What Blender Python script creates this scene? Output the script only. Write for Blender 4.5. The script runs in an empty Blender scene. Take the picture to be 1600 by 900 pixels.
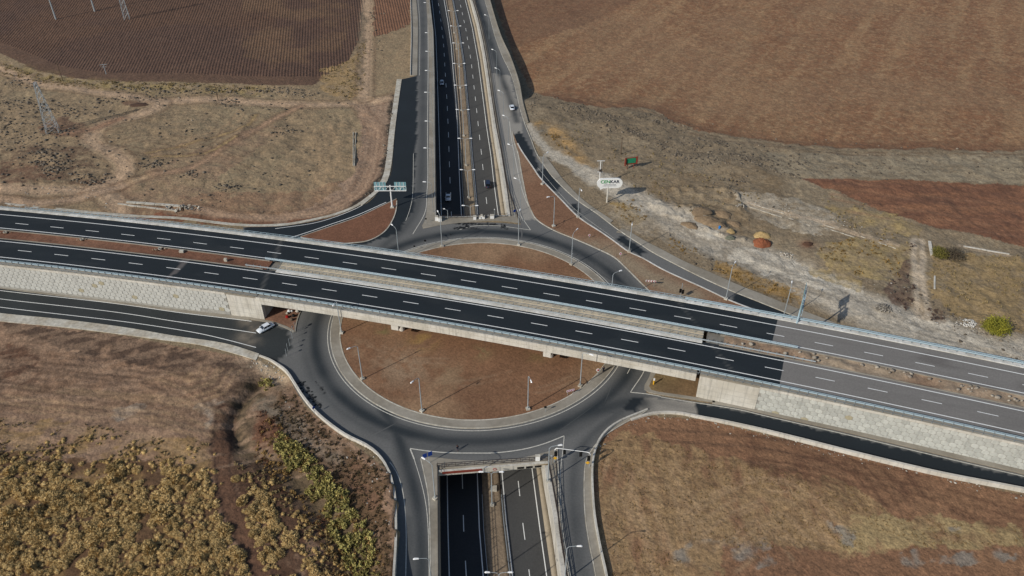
import bpy, bmesh, math, random
import numpy as np
from mathutils import Vector, Matrix
from mathutils.geometry import tessellate_polygon, delaunay_2d_cdt
R = math.radians
random.seed(7); rng = np.random.default_rng(7)
SC = bpy.context.scene; COL = SC.collection
# ---------------------------------------------------------------- camera, sky, sun, exposure
CAMH = 135.0; PITCH = R(37.25); FPX = 1250.0
cam = bpy.data.cameras.new('camera'); camo = bpy.data.objects.new('camera', cam); COL.objects.link(camo)
camo.location = (0, 0, CAMH); camo.rotation_euler = (math.pi/2-PITCH, 0, 0)
cam.sensor_width = 36; cam.lens = 36*FPX/1600; cam.clip_start = 1; cam.clip_end = 9000
SC.camera = camo
W = bpy.data.worlds.new('World'); SC.world = W; W.use_nodes = True
wn = W.node_tree.nodes; wl = W.node_tree.links
for n in list(wn): wn.remove(n)
sky = wn.new('ShaderNodeTexSky'); sky.sky_type = 'NISHITA'; sky.sun_disc = False
SUN_EL = R(31.8); SUNDIR = Vector((-.78*math.cos(SUN_EL), -.625*math.cos(SUN_EL), math.sin(SUN_EL))).normalized()
sky.sun_elevation = SUN_EL; sky.sun_rotation = math.atan2(SUNDIR.x, SUNDIR.y)
bg = wn.new('ShaderNodeBackground'); bg.inputs[1].default_value = .088
wo = wn.new('ShaderNodeOutputWorld'); wl.new(sky.outputs[0], bg.inputs[0]); wl.new(bg.outputs[0], wo.inputs[0])
sl = bpy.data.lights.new('sun', 'SUN'); sl.energy = 3.3; sl.angle = R(.55); sl.color = (1, .94, .85)
so = bpy.data.objects.new('sun', sl); COL.objects.link(so); so.location = (-80, -60, 200)
so.rotation_euler = SUNDIR.to_track_quat('Z', 'Y').to_euler()
SC.view_settings.view_transform = 'Standard'; SC.view_settings.look = 'None'
SC.view_settings.exposure = .1; SC.view_settings.gamma = 1

# ---------------------------------------------------------------- helpers: measured points to ground points
def ss(a, b, x):
    t = np.clip((np.asarray(x, float)-a)/(b-a), 0, 1); return t*t*(3-2*t)
MC = [1.05652071e-08, -3.73432668e-04, -2.71498977e-01, 1.58652851e+02]      # motorway centreline y(x)
def mcy(x): return np.polyval(MC, x)
def LV(X, Y):   # ground level of the paved network
    return -1.2*ss(-64, -95, X)*(1-ss(2, 14, np.asarray(Y)-mcy(X)))
def ray(px, py, z):
    x = (px-800)/FPX; y = -(py-450)/FPX
    t = (z-CAMH)/(-math.sin(PITCH)+y*math.cos(PITCH))
    return x*t, (math.cos(PITCH)+y*math.sin(PITCH))*t
def G(px, py, z=None):
    if z is not None: return ray(px, py, z)
    z = 0.
    for _ in range(6):
        X, Y = ray(px, py, z); z = float(LV(X, Y))
    return X, Y
def GT(px, py, dz=0):
    z = -7.
    for _ in range(14):
        X, Y = ray(px, py, z+dz); z = float(zt(Y))
    return X, Y
TY = [0, 87, 118, 214, 237, 278, 307, 348, 385, 429, 520]; TZ = [-7.3, -7.5, -7.8, -8.2, -8.2, -6.9, -5.9, -5.1, -4.3, -3.2, -1]
def zt(Y): return np.interp(Y, TY, TZ)
def P(l, z=None): return [G(a, b, z) for a, b in l]
def smooth(p, step=1.5, closed=False):
    p = np.array(p, float); n = len(p); out = []
    rngs = range(n) if closed else range(n-1)
    for i in rngs:
        p1, p2 = p[i], p[(i+1) % n]
        p0 = p[(i-1) % n] if closed or i > 0 else p1*2-p2
        p3 = p[(i+2) % n] if closed or i+2 < n else p2*2-p1
        L = np.linalg.norm(p2-p1); k = max(1, int(L/step))
        for j in range(k):
            t = j/k
            out.append(.5*((2*p1)+(-p0+p2)*t+(2*p0-5*p1+4*p2-p3)*t*t+(-p0+3*p1-3*p2+p3)*t**3))
    if not closed: out.append(p[-1])
    return np.array(out)
def S(l, z=None, step=1.5): return smooth(P(l, z), step)
def normals(p):
    d = np.gradient(p, axis=0); d /= np.linalg.norm(d, axis=1)[:, None]+1e-9
    return np.stack([-d[:, 1], d[:, 0]], 1)
def offs(p, o): return p+normals(p)*o
def arclen(p): return np.concatenate([[0], np.cumsum(np.linalg.norm(np.diff(p, axis=0), axis=1))])
def at_len(p, s):
    a = arclen(p); return np.stack([np.interp(s, a, p[:, 0]), np.interp(s, a, p[:, 1])], -1)
# ---------------------------------------------------------------- value noise in numpy
def _h(i, j, seed):
    n = (i.astype(np.int64)*374761393+j.astype(np.int64)*668265263+seed*982451653) & 0xffffffff
    n = ((n ^ (n >> 13))*1274126177) & 0xffffffff
    return ((n ^ (n >> 16)) & 0xffff)/65535.
def vn(x, y, s, seed=0):
    x = np.asarray(x)/s; y = np.asarray(y)/s; i = np.floor(x); j = np.floor(y); u = x-i; v = y-j
    i = i.astype(np.int64)+5000; j = j.astype(np.int64)+5000
    u = u*u*(3-2*u); v = v*v*(3-2*v)
    return (_h(i, j, seed)*(1-u)+_h(i+1, j, seed)*u)*(1-v)+(_h(i, j+1, seed)*(1-u)+_h(i+1, j+1, seed)*u)*v
def fbm(x, y, s, o=4, seed=0):
    r = 0; a = .5; t = 0
    for k in range(o):
        r = r+a*vn(x, y, s/2**k, seed+k*17); t += a; a *= .55
    return r/t
def sr(*c):
    c = np.array(c, float)/255; return np.where(c <= .04045, c/12.92, ((c+.055)/1.055)**2.4)
def inpoly(X, Y, poly):
    poly = np.asarray(poly); m = np.zeros(X.shape, bool)
    bb = (X > poly[:, 0].min()) & (X < poly[:, 0].max()) & (Y > poly[:, 1].min()) & (Y < poly[:, 1].max())
    idx = np.nonzero(bb); x = X[idx]; y = Y[idx]; c = np.zeros(x.shape, bool); n = len(poly)
    for i in range(n):
        x1, y1 = poly[i]; x2, y2 = poly[(i+1) % n]
        if y1 == y2: continue
        k = (y1 > y) != (y2 > y)
        c ^= k & (x < (x2-x1)*(y-y1)/(y2-y1)+x1)
    m[idx] = c; return m
def dline(X, Y, pl, maxd=12.):
    pl = np.asarray(pl); d = np.full(X.shape, 1e3)
    if X.ndim == 1 and len(X) > 50000:
        s_ = np.nonzero((X > pl[:, 0].min()-maxd) & (X < pl[:, 0].max()+maxd) & (Y > pl[:, 1].min()-maxd) & (Y < pl[:, 1].max()+maxd))[0]
        if len(s_) and len(s_) < len(X)*.9: d[s_] = dline(X[s_], Y[s_], pl, maxd); return d
        if len(pl) > 12:
            m = len(pl)//2; return np.minimum(dline(X, Y, pl[:m+1], maxd), dline(X, Y, pl[m:], maxd))
    for i in range(len(pl)-1):
        a, b = pl[i], pl[i+1]
        lo = np.minimum(a, b)-maxd; hi = np.maximum(a, b)+maxd
        idx = np.nonzero((X > lo[0]) & (X < hi[0]) & (Y > lo[1]) & (Y < hi[1]))
        if not len(idx[0]): continue
        x = X[idx]-a[0]; y = Y[idx]-a[1]; v = b-a; L = v@v+1e-9
        t = np.clip((x*v[0]+y*v[1])/L, 0, 1)
        d[idx] = np.minimum(d[idx], np.hypot(x-t*v[0], y-t*v[1]))
    return d
# ---------------------------------------------------------------- materials
def mat(name, col, rough=.85, var=.15, scale=1.5, bump=0., bscale=8., attr=False, metal=0., objrand=0., spec=.3, col2=None, s2=.15, streak=0.):
    m = bpy.data.materials.new(name); m.use_nodes = True; N = m.node_tree.nodes; L = m.node_tree.links
    b = N['Principled BSDF']; b.inputs['Roughness'].default_value = rough; b.inputs['Metallic'].default_value = metal
    b.inputs['Specular IOR Level'].default_value = spec
    geo = N.new('ShaderNodeNewGeometry')
    n1 = N.new('ShaderNodeTexNoise'); n1.inputs['Scale'].default_value = scale; n1.inputs['Detail'].default_value = 6; n1.inputs['Roughness'].default_value = .65
    L.new(geo.outputs['Position'], n1.inputs['Vector'])
    mr = N.new('ShaderNodeMapRange'); mr.inputs[1].default_value = .3; mr.inputs[2].default_value = .7
    mr.inputs[3].default_value = 1-var; mr.inputs[4].default_value = 1+var; L.new(n1.outputs[0], mr.inputs[0])
    n2 = N.new('ShaderNodeTexNoise'); n2.inputs['Scale'].default_value = s2; n2.inputs['Detail'].default_value = 4
    L.new(geo.outputs['Position'], n2.inputs['Vector'])
    mul = N.new('ShaderNodeVectorMath'); mul.operation = 'SCALE'
    if attr:
        a = N.new('ShaderNodeAttribute'); a.attribute_name = 'albedo'; L.new(a.outputs['Color'], mul.inputs[0])
    elif col2 is not None:
        mx = N.new('ShaderNodeMix'); mx.data_type = 'RGBA'; mx.inputs[6].default_value = (*col, 1); mx.inputs[7].default_value = (*col2, 1)
        m2 = N.new('ShaderNodeMapRange'); m2.inputs[1].default_value = .4; m2.inputs[2].default_value = .62; L.new(n2.outputs[0], m2.inputs[0])
        L.new(m2.outputs[0], mx.inputs[0]); L.new(mx.outputs[2], mul.inputs[0])
    else:
        mul.inputs[0].default_value = tuple(col)
    fac = mr.outputs[0]
    if objrand:
        oi = N.new('ShaderNodeObjectInfo'); r2 = N.new('ShaderNodeMapRange'); r2.inputs[3].default_value = 1-objrand; r2.inputs[4].default_value = 1+objrand
        L.new(oi.outputs['Random'], r2.inputs[0]); mm = N.new('ShaderNodeMath'); mm.operation = 'MULTIPLY'
        L.new(fac, mm.inputs[0]); L.new(r2.outputs[0], mm.inputs[1]); fac = mm.outputs[0]
    L.new(fac, mul.inputs['Scale']); L.new(mul.outputs[0], b.inputs['Base Color'])
    if streak:
        mp = N.new('ShaderNodeMapping'); mp.inputs['Scale'].default_value = (1.6, 1.6, .12); L.new(geo.outputs['Position'], mp.inputs['Vector'])
        n4 = N.new('ShaderNodeTexNoise'); n4.inputs['Scale'].default_value = 1.; n4.inputs['Detail'].default_value = 4; L.new(mp.outputs[0], n4.inputs['Vector'])
        r4 = N.new('ShaderNodeMapRange'); r4.inputs[1].default_value = .5; r4.inputs[2].default_value = .72; r4.inputs[3].default_value = 1.; r4.inputs[4].default_value = 1-streak; L.new(n4.outputs[0], r4.inputs[0])
        m4 = N.new('ShaderNodeMath'); m4.operation = 'MULTIPLY'; L.new(mul.inputs['Scale'].links[0].from_socket, m4.inputs[0]); L.new(r4.outputs[0], m4.inputs[1]); L.new(m4.outputs[0], mul.inputs['Scale'])
    if bump:
        n3 = N.new('ShaderNodeTexNoise'); n3.inputs['Scale'].default_value = bscale; n3.inputs['Detail'].default_value = 5
        L.new(geo.outputs['Position'], n3.inputs['Vector'])
        bp = N.new('ShaderNodeBump'); bp.inputs['Strength'].default_value = 1; bp.inputs['Distance'].default_value = bump
        L.new(n3.outputs[0], bp.inputs['Height']); L.new(bp.outputs[0], b.inputs['Normal'])
    return m
M = {}
M['asphalt'] = mat('asphalt', (1, 1, 1), .9, .13, 2.2, .01, 12, attr=True)
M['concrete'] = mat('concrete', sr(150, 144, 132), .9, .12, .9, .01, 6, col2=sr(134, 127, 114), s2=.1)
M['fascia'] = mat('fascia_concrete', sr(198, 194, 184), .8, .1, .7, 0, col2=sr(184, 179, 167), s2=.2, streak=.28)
M['kerb'] = mat('kerb_concrete', sr(186, 182, 170), .85, .28, 1.1, col2=sr(168, 160, 144), s2=.3)
M['whitekerb'] = mat('pale_kerb_concrete', sr(206, 205, 200), .8, .22, .9, col2=sr(186, 183, 174), s2=.25)
M['darkconc'] = mat('dark_concrete', sr(120, 116, 108), .9, .2, .8)
M['joint'] = mat('wall_joint', sr(150, 148, 141), .95, .2, 1.)
M['panel'] = mat('hex_panel', sr(178, 179, 172), .85, .07, 1.3, objrand=.14, streak=.2)
M['panel2'] = mat('pale_hex_panel', sr(182, 182, 176), .85, .06, 1.3, objrand=.05, streak=.2)
M['stained'] = mat('stained_panel', sr(160, 152, 128), .85, .1, 1.3)
M['paint'] = mat('road_paint', sr(226, 227, 224), .7, .12, 3.)
M['oldpaint'] = mat('worn_road_paint', sr(196, 193, 182), .8, .3, 2.)
M['steel'] = mat('galvanised_steel', sr(158, 165, 168), .55, .08, 3., metal=.1)
M['bluesteel'] = mat('blue_grey_steel', sr(160, 180, 190), .55, .08, 3., metal=.05)
M['darksteel'] = mat('dark_steel', sr(70, 62, 58), .6, .2, 3., metal=.3)
M['whitemetal'] = mat('white_metal', sr(225, 226, 224), .4, .03, 2.)
M['lamp'] = mat('lamp_white', sr(235, 236, 236), .35, .02, 2.)
M['glass'] = mat('dark_glass', sr(20, 26, 32), .12, .0, 1., spec=.8)
M['rubber'] = mat('rubber', sr(24, 24, 24), .9, .1, 5.)
M['carwhite'] = mat('car_white', sr(215, 222, 228), .3, .02, 1., spec=.5)
M['carsilver'] = mat('car_silver', sr(170, 180, 190), .3, .02, 1., spec=.5)
M['carblue'] = mat('car_darkblue', sr(34, 44, 66), .3, .02, 1., spec=.5)
M['red'] = mat('red_light', sr(150, 25, 22), .4, .05, 2.)
M['blue'] = mat('blue_sign', sr(20, 60, 140), .5, .04, 2.)
M['signback'] = mat('sign_back', sr(112, 150, 158), .5, .12, 1.)
M['green'] = mat('sign_green', sr(40, 130, 95), .5, .05, 1.)
M['lettergreen'] = mat('letter_green', sr(30, 140, 75), .5, 0, 1.)
M['letterdark'] = mat('letter_dark', sr(35, 42, 60), .5, 0, 1.)
M['yellow'] = mat('yellow_paint', sr(215, 165, 45), .5, .05, 2.)
M['black'] = mat('black_plastic', sr(18, 18, 18), .6, .1, 2.)
M['redboard'] = mat('red_brown_board', sr(122, 56, 44), .6, .1, 1.)
M['wood'] = mat('weathered_wood', sr(95, 80, 66), .9, .2, 3.)
M['tan'] = mat('tan_concrete', sr(182, 171, 150), .85, .14, 1., col2=sr(164, 154, 134), s2=.3)
M['rail'] = mat('dull_rail_steel', sr(128, 136, 140), .5, .1, 3.)
M['rock'] = mat('field_stone', sr(98, 90, 80), .95, .25, 2., objrand=.3)
M['rockattr'] = mat('scattered_stone', (1, 1, 1), .95, .25, 2., attr=True)
M['plant'] = mat('plant_leaves', (1, 1, 1), .9, .2, 2.5, attr=True)
M['skin'] = mat('skin', sr(160, 115, 90), .6, .03, 2.)
M['cloth'] = mat('dark_cloth', sr(32, 38, 52), .9, .1, 9.)
M['cloth2'] = mat('jeans_cloth', sr(45, 55, 75), .9, .1, 9.)
M['hair'] = mat('dark_hair', sr(20, 16, 14), .8, .1, 9.)
M['soil'] = mat('soil', (1, 1, 1), .97, .3, 1.6, .09, 2.5, attr=True)
# terrain: albedo attribute, relief, and ploughed furrows where the mask says so
def terrain_mat():
    m = mat('ground', (1, 1, 1), .97, .14, .9, .3, 1.1, attr=True); N = m.node_tree.nodes; L = m.node_tree.links
    b = N['Principled BSDF']; geo = [n for n in N if n.type == 'NEW_GEOMETRY'][0]
    mul = [n for n in N if n.type == 'VECT_MATH'][0]; bp = [n for n in N if n.type == 'BUMP'][0]
    fine = N.new('ShaderNodeTexNoise'); fine.inputs['Scale'].default_value = 3.2; fine.inputs['Detail'].default_value = 3; L.new(geo.outputs['Position'], fine.inputs['Vector'])
    fm = N.new('ShaderNodeMapRange'); fm.inputs[1].default_value = .3; fm.inputs[2].default_value = .7; fm.inputs[3].default_value = .8; fm.inputs[4].default_value = 1.2
    L.new(fine.outputs[0], fm.inputs[0])
    pa = N.new('ShaderNodeAttribute'); pa.attribute_name = 'plough'
    mp = N.new('ShaderNodeMapping'); mp.inputs['Rotation'].default_value = (0, 0, R(-10.8)); L.new(geo.outputs['Position'], mp.inputs['Vector'])
    wv = N.new('ShaderNodeTexWave'); wv.wave_type = 'BANDS'; wv.bands_direction = 'X'; wv.wave_profile = 'SIN'
    wv.inputs['Scale'].default_value = 1/1.3*2*math.pi/20; wv.inputs['Distortion'].default_value = .7; wv.inputs['Detail'].default_value = 0; wv.inputs['Detail Scale'].default_value = .1
    L.new(mp.outputs[0], wv.inputs['Vector'])
    mm = N.new('ShaderNodeMath'); mm.operation = 'MULTIPLY'; L.new(wv.outputs['Fac'], mm.inputs[0]); L.new(pa.outputs['Fac'], mm.inputs[1])
    ad = N.new('ShaderNodeMath'); ad.operation = 'MULTIPLY_ADD'; L.new(mm.outputs[0], ad.inputs[0]); ad.inputs[1].default_value = .55
    L.new(bp.inputs['Height'].links[0].from_socket, ad.inputs[2]); L.new(ad.outputs[0], bp.inputs['Height'])
    m2 = N.new('ShaderNodeMath'); m2.operation = 'MULTIPLY_ADD'; L.new(mm.outputs[0], m2.inputs[0]); m2.inputs[1].default_value = .26; m2.inputs[2].default_value = .93
    m3 = N.new('ShaderNodeMath'); m3.operation = 'MULTIPLY'; L.new(m2.outputs[0], m3.inputs[0]); L.new(fm.outputs[0], m3.inputs[1])
    cr = N.new('ShaderNodeTexNoise'); cr.inputs['Scale'].default_value = .75; cr.inputs['Detail'].default_value = 9; cr.inputs['Roughness'].default_value = .8; L.new(geo.outputs['Position'], cr.inputs['Vector'])
    cm = N.new('ShaderNodeMapRange'); cm.inputs[1].default_value = .36; cm.inputs[2].default_value = .64; cm.inputs[3].default_value = .77; cm.inputs[4].default_value = 1.23; L.new(cr.outputs[0], cm.inputs[0])
    sp = N.new('ShaderNodeTexNoise'); sp.inputs['Scale'].default_value = 1.9; sp.inputs['Detail'].default_value = 2; L.new(geo.outputs['Position'], sp.inputs['Vector'])
    sm = N.new('ShaderNodeMapRange'); sm.inputs[1].default_value = .6; sm.inputs[2].default_value = .66; sm.inputs[3].default_value = 1.; sm.inputs[4].default_value = .78; L.new(sp.outputs[0], sm.inputs[0])
    m5 = N.new('ShaderNodeMath'); m5.operation = 'MULTIPLY'; L.new(cm.outputs[0], m5.inputs[0]); L.new(sm.outputs[0], m5.inputs[1])
    m6 = N.new('ShaderNodeMath'); m6.operation = 'MULTIPLY'; L.new(m5.outputs[0], m6.inputs[0]); L.new(m3.outputs[0], m6.inputs[1]); m3 = m6
    m4 = N.new('ShaderNodeMath'); m4.operation = 'MULTIPLY'; L.new(m3.outputs[0], m4.inputs[0])
    L.new(mul.inputs['Scale'].links[0].from_socket, m4.inputs[1]); L.new(m4.outputs[0], mul.inputs['Scale'])
    return m
M['ground'] = terrain_mat()
# ---------------------------------------------------------------- mesh builder
def tag(o, label=None, cat=None, group=None, kind=None):
    if label: o['label'] = label
    if cat: o['category'] = cat
    if group: o['group'] = group
    if kind: o['kind'] = kind
    return o
def thing(name, label, cat, loc=(0, 0, 0), rz=0, group=None):
    o = bpy.data.objects.new(name, None); COL.objects.link(o); o.location = loc; o.rotation_euler = (0, 0, rz)
    o.empty_display_size = .3
    return tag(o, label, cat, group)
def link(name, me, m, parent=None, kind=None):
    o = bpy.data.objects.new(name, me); COL.objects.link(o)
    if m is not None and not me.materials: me.materials.append(M[m] if isinstance(m, str) else m)
    if parent: o.parent = parent
    if kind: o['kind'] = kind
    return o
def npmesh(name, v, f, col=None, extra=None, smooth_=False):
    me = bpy.data.meshes.new(name); v = np.asarray(v, np.float32); f = np.asarray(f, np.int32); k = f.shape[1]
    me.vertices.add(len(v)); me.vertices.foreach_set('co', v.ravel())
    me.loops.add(f.size); me.loops.foreach_set('vertex_index', f.ravel())
    me.polygons.add(len(f)); me.polygons.foreach_set('loop_start', np.arange(0, f.size, k, dtype=np.int32))
    me.update(calc_edges=True)
    if col is not None:
        a = me.color_attributes.new('albedo', 'FLOAT_COLOR', 'POINT')
        a.data.foreach_set('color', np.c_[col, np.ones(len(v))].astype(np.float32).ravel())
    if extra is not None:
        a = me.attributes.new('plough', 'FLOAT', 'POINT'); a.data.foreach_set('value', extra.astype(np.float32))
    if smooth_: me.polygons.foreach_set('use_smooth', np.ones(len(f), bool))
    me.validate(); return me
class MB:
    def __init__(s): s.v = []; s.f = []
    def add(s, v, f):
        b = len(s.v); s.v += [tuple(float(c) for c in p) for p in v]; s.f += [tuple(b+i for i in q) for q in f]; return s
    def box(s, c, d, rz=0, tilt=None):
        x, y, z = d[0]/2, d[1]/2, d[2]/2
        m = Matrix.Rotation(rz, 3, 'Z')
        if tilt is not None: m = m @ tilt
        v = [m @ Vector((a*x, b*y, e*z))+Vector(c) for e in (-1, 1) for a, b in ((-1, -1), (1, -1), (1, 1), (-1, 1))]
        return s.add(v, [(3, 2, 1, 0), (4, 5, 6, 7), (0, 1, 5, 4), (1, 2, 6, 5), (2, 3, 7, 6), (3, 0, 4, 7)])
    def tube(s, p0, p1, r0, r1=None, n=6):
        r1 = r0 if r1 is None else r1; p0 = Vector(p0); p1 = Vector(p1); d = (p1-p0).normalized()
        a = d.orthogonal().normalized(); b = d.cross(a)
        v = [p+(a*math.cos(t)+b*math.sin(t))*r for p, r in ((p0, r0), (p1, r1)) for t in [2*math.pi*i/n for i in range(n)]]
        return s.add(v, [(i, (i+1) % n, n+(i+1) % n, n+i) for i in range(n)]+[tuple(range(n-1, -1, -1)), tuple(range(n, 2*n))])
    def prism(s, poly, z0, z1):
        n = len(poly); v = [(p[0], p[1], z0) for p in poly]+[(p[0], p[1], z1) for p in poly]
        return s.add(v, [(i, (i+1) % n, n+(i+1) % n, n+i) for i in range(n)]+[tuple(range(n-1, -1, -1)), tuple(range(n, 2*n))])
    def lathe(s, prof, n=10, c=(0, 0, 0)):
        v = [(c[0]+r*math.cos(2*math.pi*i/n), c[1]+r*math.sin(2*math.pi*i/n), c[2]+z) for r, z in prof for i in range(n)]
        return s.add(v, [(k*n+i, k*n+(i+1) % n, (k+1)*n+(i+1) % n, (k+1)*n+i) for k in range(len(prof)-1) for i in range(n)])
    def band(s, p, o1, o2, z0, z1, lv=True, zf=None):
        p = np.asarray(p); nn = normals(p); a = p+nn*o1; b = p+nn*o2; n = len(p)
        if zf is not None: la = zf(a[:, 0], a[:, 1]); lb = zf(b[:, 0], b[:, 1])
        elif lv: la = LV(a[:, 0], a[:, 1]); lb = LV(b[:, 0], b[:, 1])
        else: la = lb = np.zeros(n)
        z0 = np.broadcast_to(z0, (n,)); z1 = np.broadcast_to(z1, (n,))
        v = np.concatenate([np.c_[a, la+z1], np.c_[b, lb+z1], np.c_[a, la+z0], np.c_[b, lb+z0]]); f = []
        for i in range(n-1):
            f += [(i, i+1, n+i+1, n+i), (i, 2*n+i, 2*n+i+1, i+1), (n+i, n+i+1, 3*n+i+1, 3*n+i)]
        f += [(0, n, 3*n, 2*n), (n-1, 3*n-1, 4*n-1, 2*n-1)]
        return s.add(v, f)
    def flat(s, p, o1, o2, z, zf=None):
        p = np.asarray(p); nn = normals(p); a = p+nn*o1; b = p+nn*o2; n = len(p); zf = zf or LV
        v = np.concatenate([np.c_[a, zf(a[:, 0], a[:, 1])+z], np.c_[b, zf(b[:, 0], b[:, 1])+z]])
        return s.add(v, [(i, n+i, n+i+1, i+1) if o2 < o1 else (i, i+1, n+i+1, n+i) for i in range(n-1)])
    def mesh(s, name, sm=False):
        me = bpy.data.meshes.new(name); me.from_pydata(s.v, [], s.f); me.update()
        bm = bmesh.new(); bm.from_mesh(me); bmesh.ops.recalc_face_normals(bm, faces=bm.faces); bm.to_mesh(me); bm.free()
        if sm: me.polygons.foreach_set('use_smooth', [True]*len(me.polygons))
        return me
    def build(s, name, m, parent=None, kind=None, sm=False): return link(name, s.mesh(name, sm), m, parent, kind)
def dashes(mb, p, o, w, ln, gap, s0, z, zf=None, s1=None):
    L = arclen(p)[-1] if s1 is None else s1; s = s0
    while s+ln < L:
        q = at_len(p, np.linspace(s-.01, s+ln, 3)); mb.flat(q, o-w/2, o+w/2, z, zf); s += ln+gap
    return mb
def copy_tree(o, loc, rz=None, label=None):
    c = o.copy(); COL.objects.link(c); c.location = loc
    if rz is not None: c.rotation_euler = (0, 0, rz)
    if label: c['label'] = label
    def rec(a, b):
        for ch in KIDS.get(a.name, []):
            d = ch.copy(); COL.objects.link(d); d.parent = b; rec(ch, d)
    rec(o, c); return c
KIDS = {}
def kids(o):
    for p in bpy.data.objects:
        if p.parent: KIDS.setdefault(p.parent.name, [])
    KIDS[o.name] = [c for c in o.children]
    for c in o.children: KIDS[c.name] = list(c.children)
def sheet(name, outline, z, m, colf=None, spacing=None, thick=0., kind='structure', parent=None):
    o = np.asarray(outline, float); keep = [0]
    for i in range(1, len(o)):
        if np.linalg.norm(o[i]-o[keep[-1]]) > .05: keep.append(i)
    o = o[keep]
    if np.linalg.norm(o[0]-o[-1]) < .05: o = o[:-1]
    area = .5*np.sum(o[:, 0]*np.roll(o[:, 1], -1)-np.roll(o[:, 0], -1)*o[:, 1])
    if area < 0: o = o[::-1]
    n = len(o)
    if spacing:
        gx = np.arange(o[:, 0].min(), o[:, 0].max(), spacing); gy = np.arange(o[:, 1].min(), o[:, 1].max(), spacing)
        X, Y = np.meshgrid(gx, gy); X = X+rng.uniform(-.2, .2, X.shape)*spacing; Y = Y+rng.uniform(-.2, .2, Y.shape)*spacing
        k = inpoly(X, Y, o); X = X[k]; Y = Y[k]
        k = dline(X, Y, np.vstack([o, o[:1]]), 2) > spacing*.45
        pts = [Vector(p) for p in o]+[Vector((a, b)) for a, b in zip(X[k], Y[k])]
        v2, e2, f2, *_ = delaunay_2d_cdt(pts, [], [list(range(n))], 1, 1e-4)
        v = np.array([(p.x, p.y) for p in v2]); f = np.array([q for q in f2 if len(q) == 3])
    else:
        tr = tessellate_polygon([[Vector((p[0], p[1], 0)) for p in o]]); v = o; f = np.array(tr)
    a = v[f]; cr = (a[:, 1, 0]-a[:, 0, 0])*(a[:, 2, 1]-a[:, 0, 1])-(a[:, 1, 1]-a[:, 0, 1])*(a[:, 2, 0]-a[:, 0, 0])
    f[cr < 0] = f[cr < 0][:, ::-1]
    zz = LV(v[:, 0], v[:, 1])+z; V = np.c_[v, zz]
    if thick:
        b = len(V); V = np.vstack([V, np.c_[o, LV(o[:, 0], o[:, 1])+z], np.c_[o, LV(o[:, 0], o[:, 1])+z-thick]])
        side = []
        for i in range(n):
            j = (i+1) % n; side += [(b+i, b+n+i, b+n+j), (b+i, b+n+j, b+j)]
        f = np.vstack([f, side])
    c = None
    if colf is not None: c = colf(V[:, 0], V[:, 1])
    return link(name, npmesh(name, V, f, c), m, parent, kind if parent is None else None)
# ================================================================ ROAD NETWORK OUTLINES
RC = np.array([-8.84, 163.6]); R0 = 38.6
def circ(r, a0=0, a1=360, n=120):
    t = np.radians(np.linspace(a0, a1, n)); return np.stack([RC[0]+r*np.cos(t), RC[1]+r*np.sin(t)], 1)
th = np.radians(np.arange(0, 360, 3)); rr = np.interp(np.degrees(th), [0, 90, 125, 180, 235, 270, 300, 345, 360], [48.2, 47.8, 49, 50.6, 50, 49.5, 49.5, 48.4, 48.2])
ringout = np.stack([RC[0]+rr*np.cos(th), RC[1]+rr*np.sin(th)], 1)
nw_left = S([(650, -25), (650, 0), (653.4, 35), (652.5, 118)]); 
nw_ramp_out = S([(627.7, 124), (621, 170), (616.7, 217), (611.7, 267), (603, 287), (592, 300), (577, 315), (560, 324), (530, 336), (500, 344), (460, 351), (430, 354), (380, 355)])
strip_r = S([(665.7, -25), (666.5, 10), (669, 50), (670.7, 133), (670, 240), (669, 297), (665.5, 338), (659.5, 353)])
nw_poly = np.vstack([nw_left, nw_ramp_out, P([(380, 372), (520, 392), (620, 405), (700, 395), (760, 360), (720, 350), (662, 358)]), strip_r[::-1]])
ne_left = S([(739, -25), (742.6, 0), (752.4, 35.5), (760.4, 71), (767.5, 114), (773, 158), (780, 200), (789, 258), (796.5, 297), (807, 329), (813, 348)])
ne_right = S([(752, -25), (757, 0), (765, 27), (773.5, 58.6), (785, 89), (797, 114), (805, 139), (812, 170), (820, 195), (829, 217), (838, 240), (850, 259), (866, 280), (900, 312), (932, 334), (954, 351), (972, 364), (1000, 382), (1020, 395), (1060, 416), (1100, 436), (1140, 454), (1180, 470), (1210, 482), (1240, 494), (1300, 517)])
ramp_left = S([(801, 206), (811.7, 231), (833, 263), (845, 280), (876, 312), (904, 340), (940, 364), (960, 378), (982, 394), (1004, 404), (1040, 424), (1100, 451), (1140, 470), (1184, 487), (1250, 512)])
neb_right = S([(801, 206), (804, 222), (810, 240), (814, 262), (818, 284), (824, 312), (830, 328), (840, 344), (866, 360), (900, 374), (932, 388), (960, 402), (980, 420), (1000, 440), (1016, 456), (1034, 480)])
ne_poly = np.vstack([ne_left, P([(815, 375), (880, 400), (960, 440), (1012, 462)]), neb_right[::-1][3:], ramp_left, ne_right[::-1]])
sw_n = S([(-90, 436), (0, 449.5), (133, 466.5), (267, 484.5), (390, 500), (425, 506), (455, 516), (463, 522)])
sw_s = S([(-90, 476), (0, 489), (100, 499), (200, 512), (283, 526), (350, 536), (400, 551), (432, 568), (450, 584), (462, 602), (476, 622)])
sw_poly = np.vstack([sw_n, P([(480, 560), (500, 610)]), sw_s[::-1]])
wallw = S([(405, 556), (420, 562), (434, 571), (448, 582), (460, 600), (474, 622), (492, 644), (512, 662), (540, 682), (572, 698), (590, 712), (602, 728), (609, 742), (614, 760), (618, 783), (619.5, 833), (618.5, 870), (617, 900), (616, 945)])
slw_r = S([(656.7, 716.7), (662.8, 743.6), (669, 778), (671, 827), (672, 899), (672.5, 945)])
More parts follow.
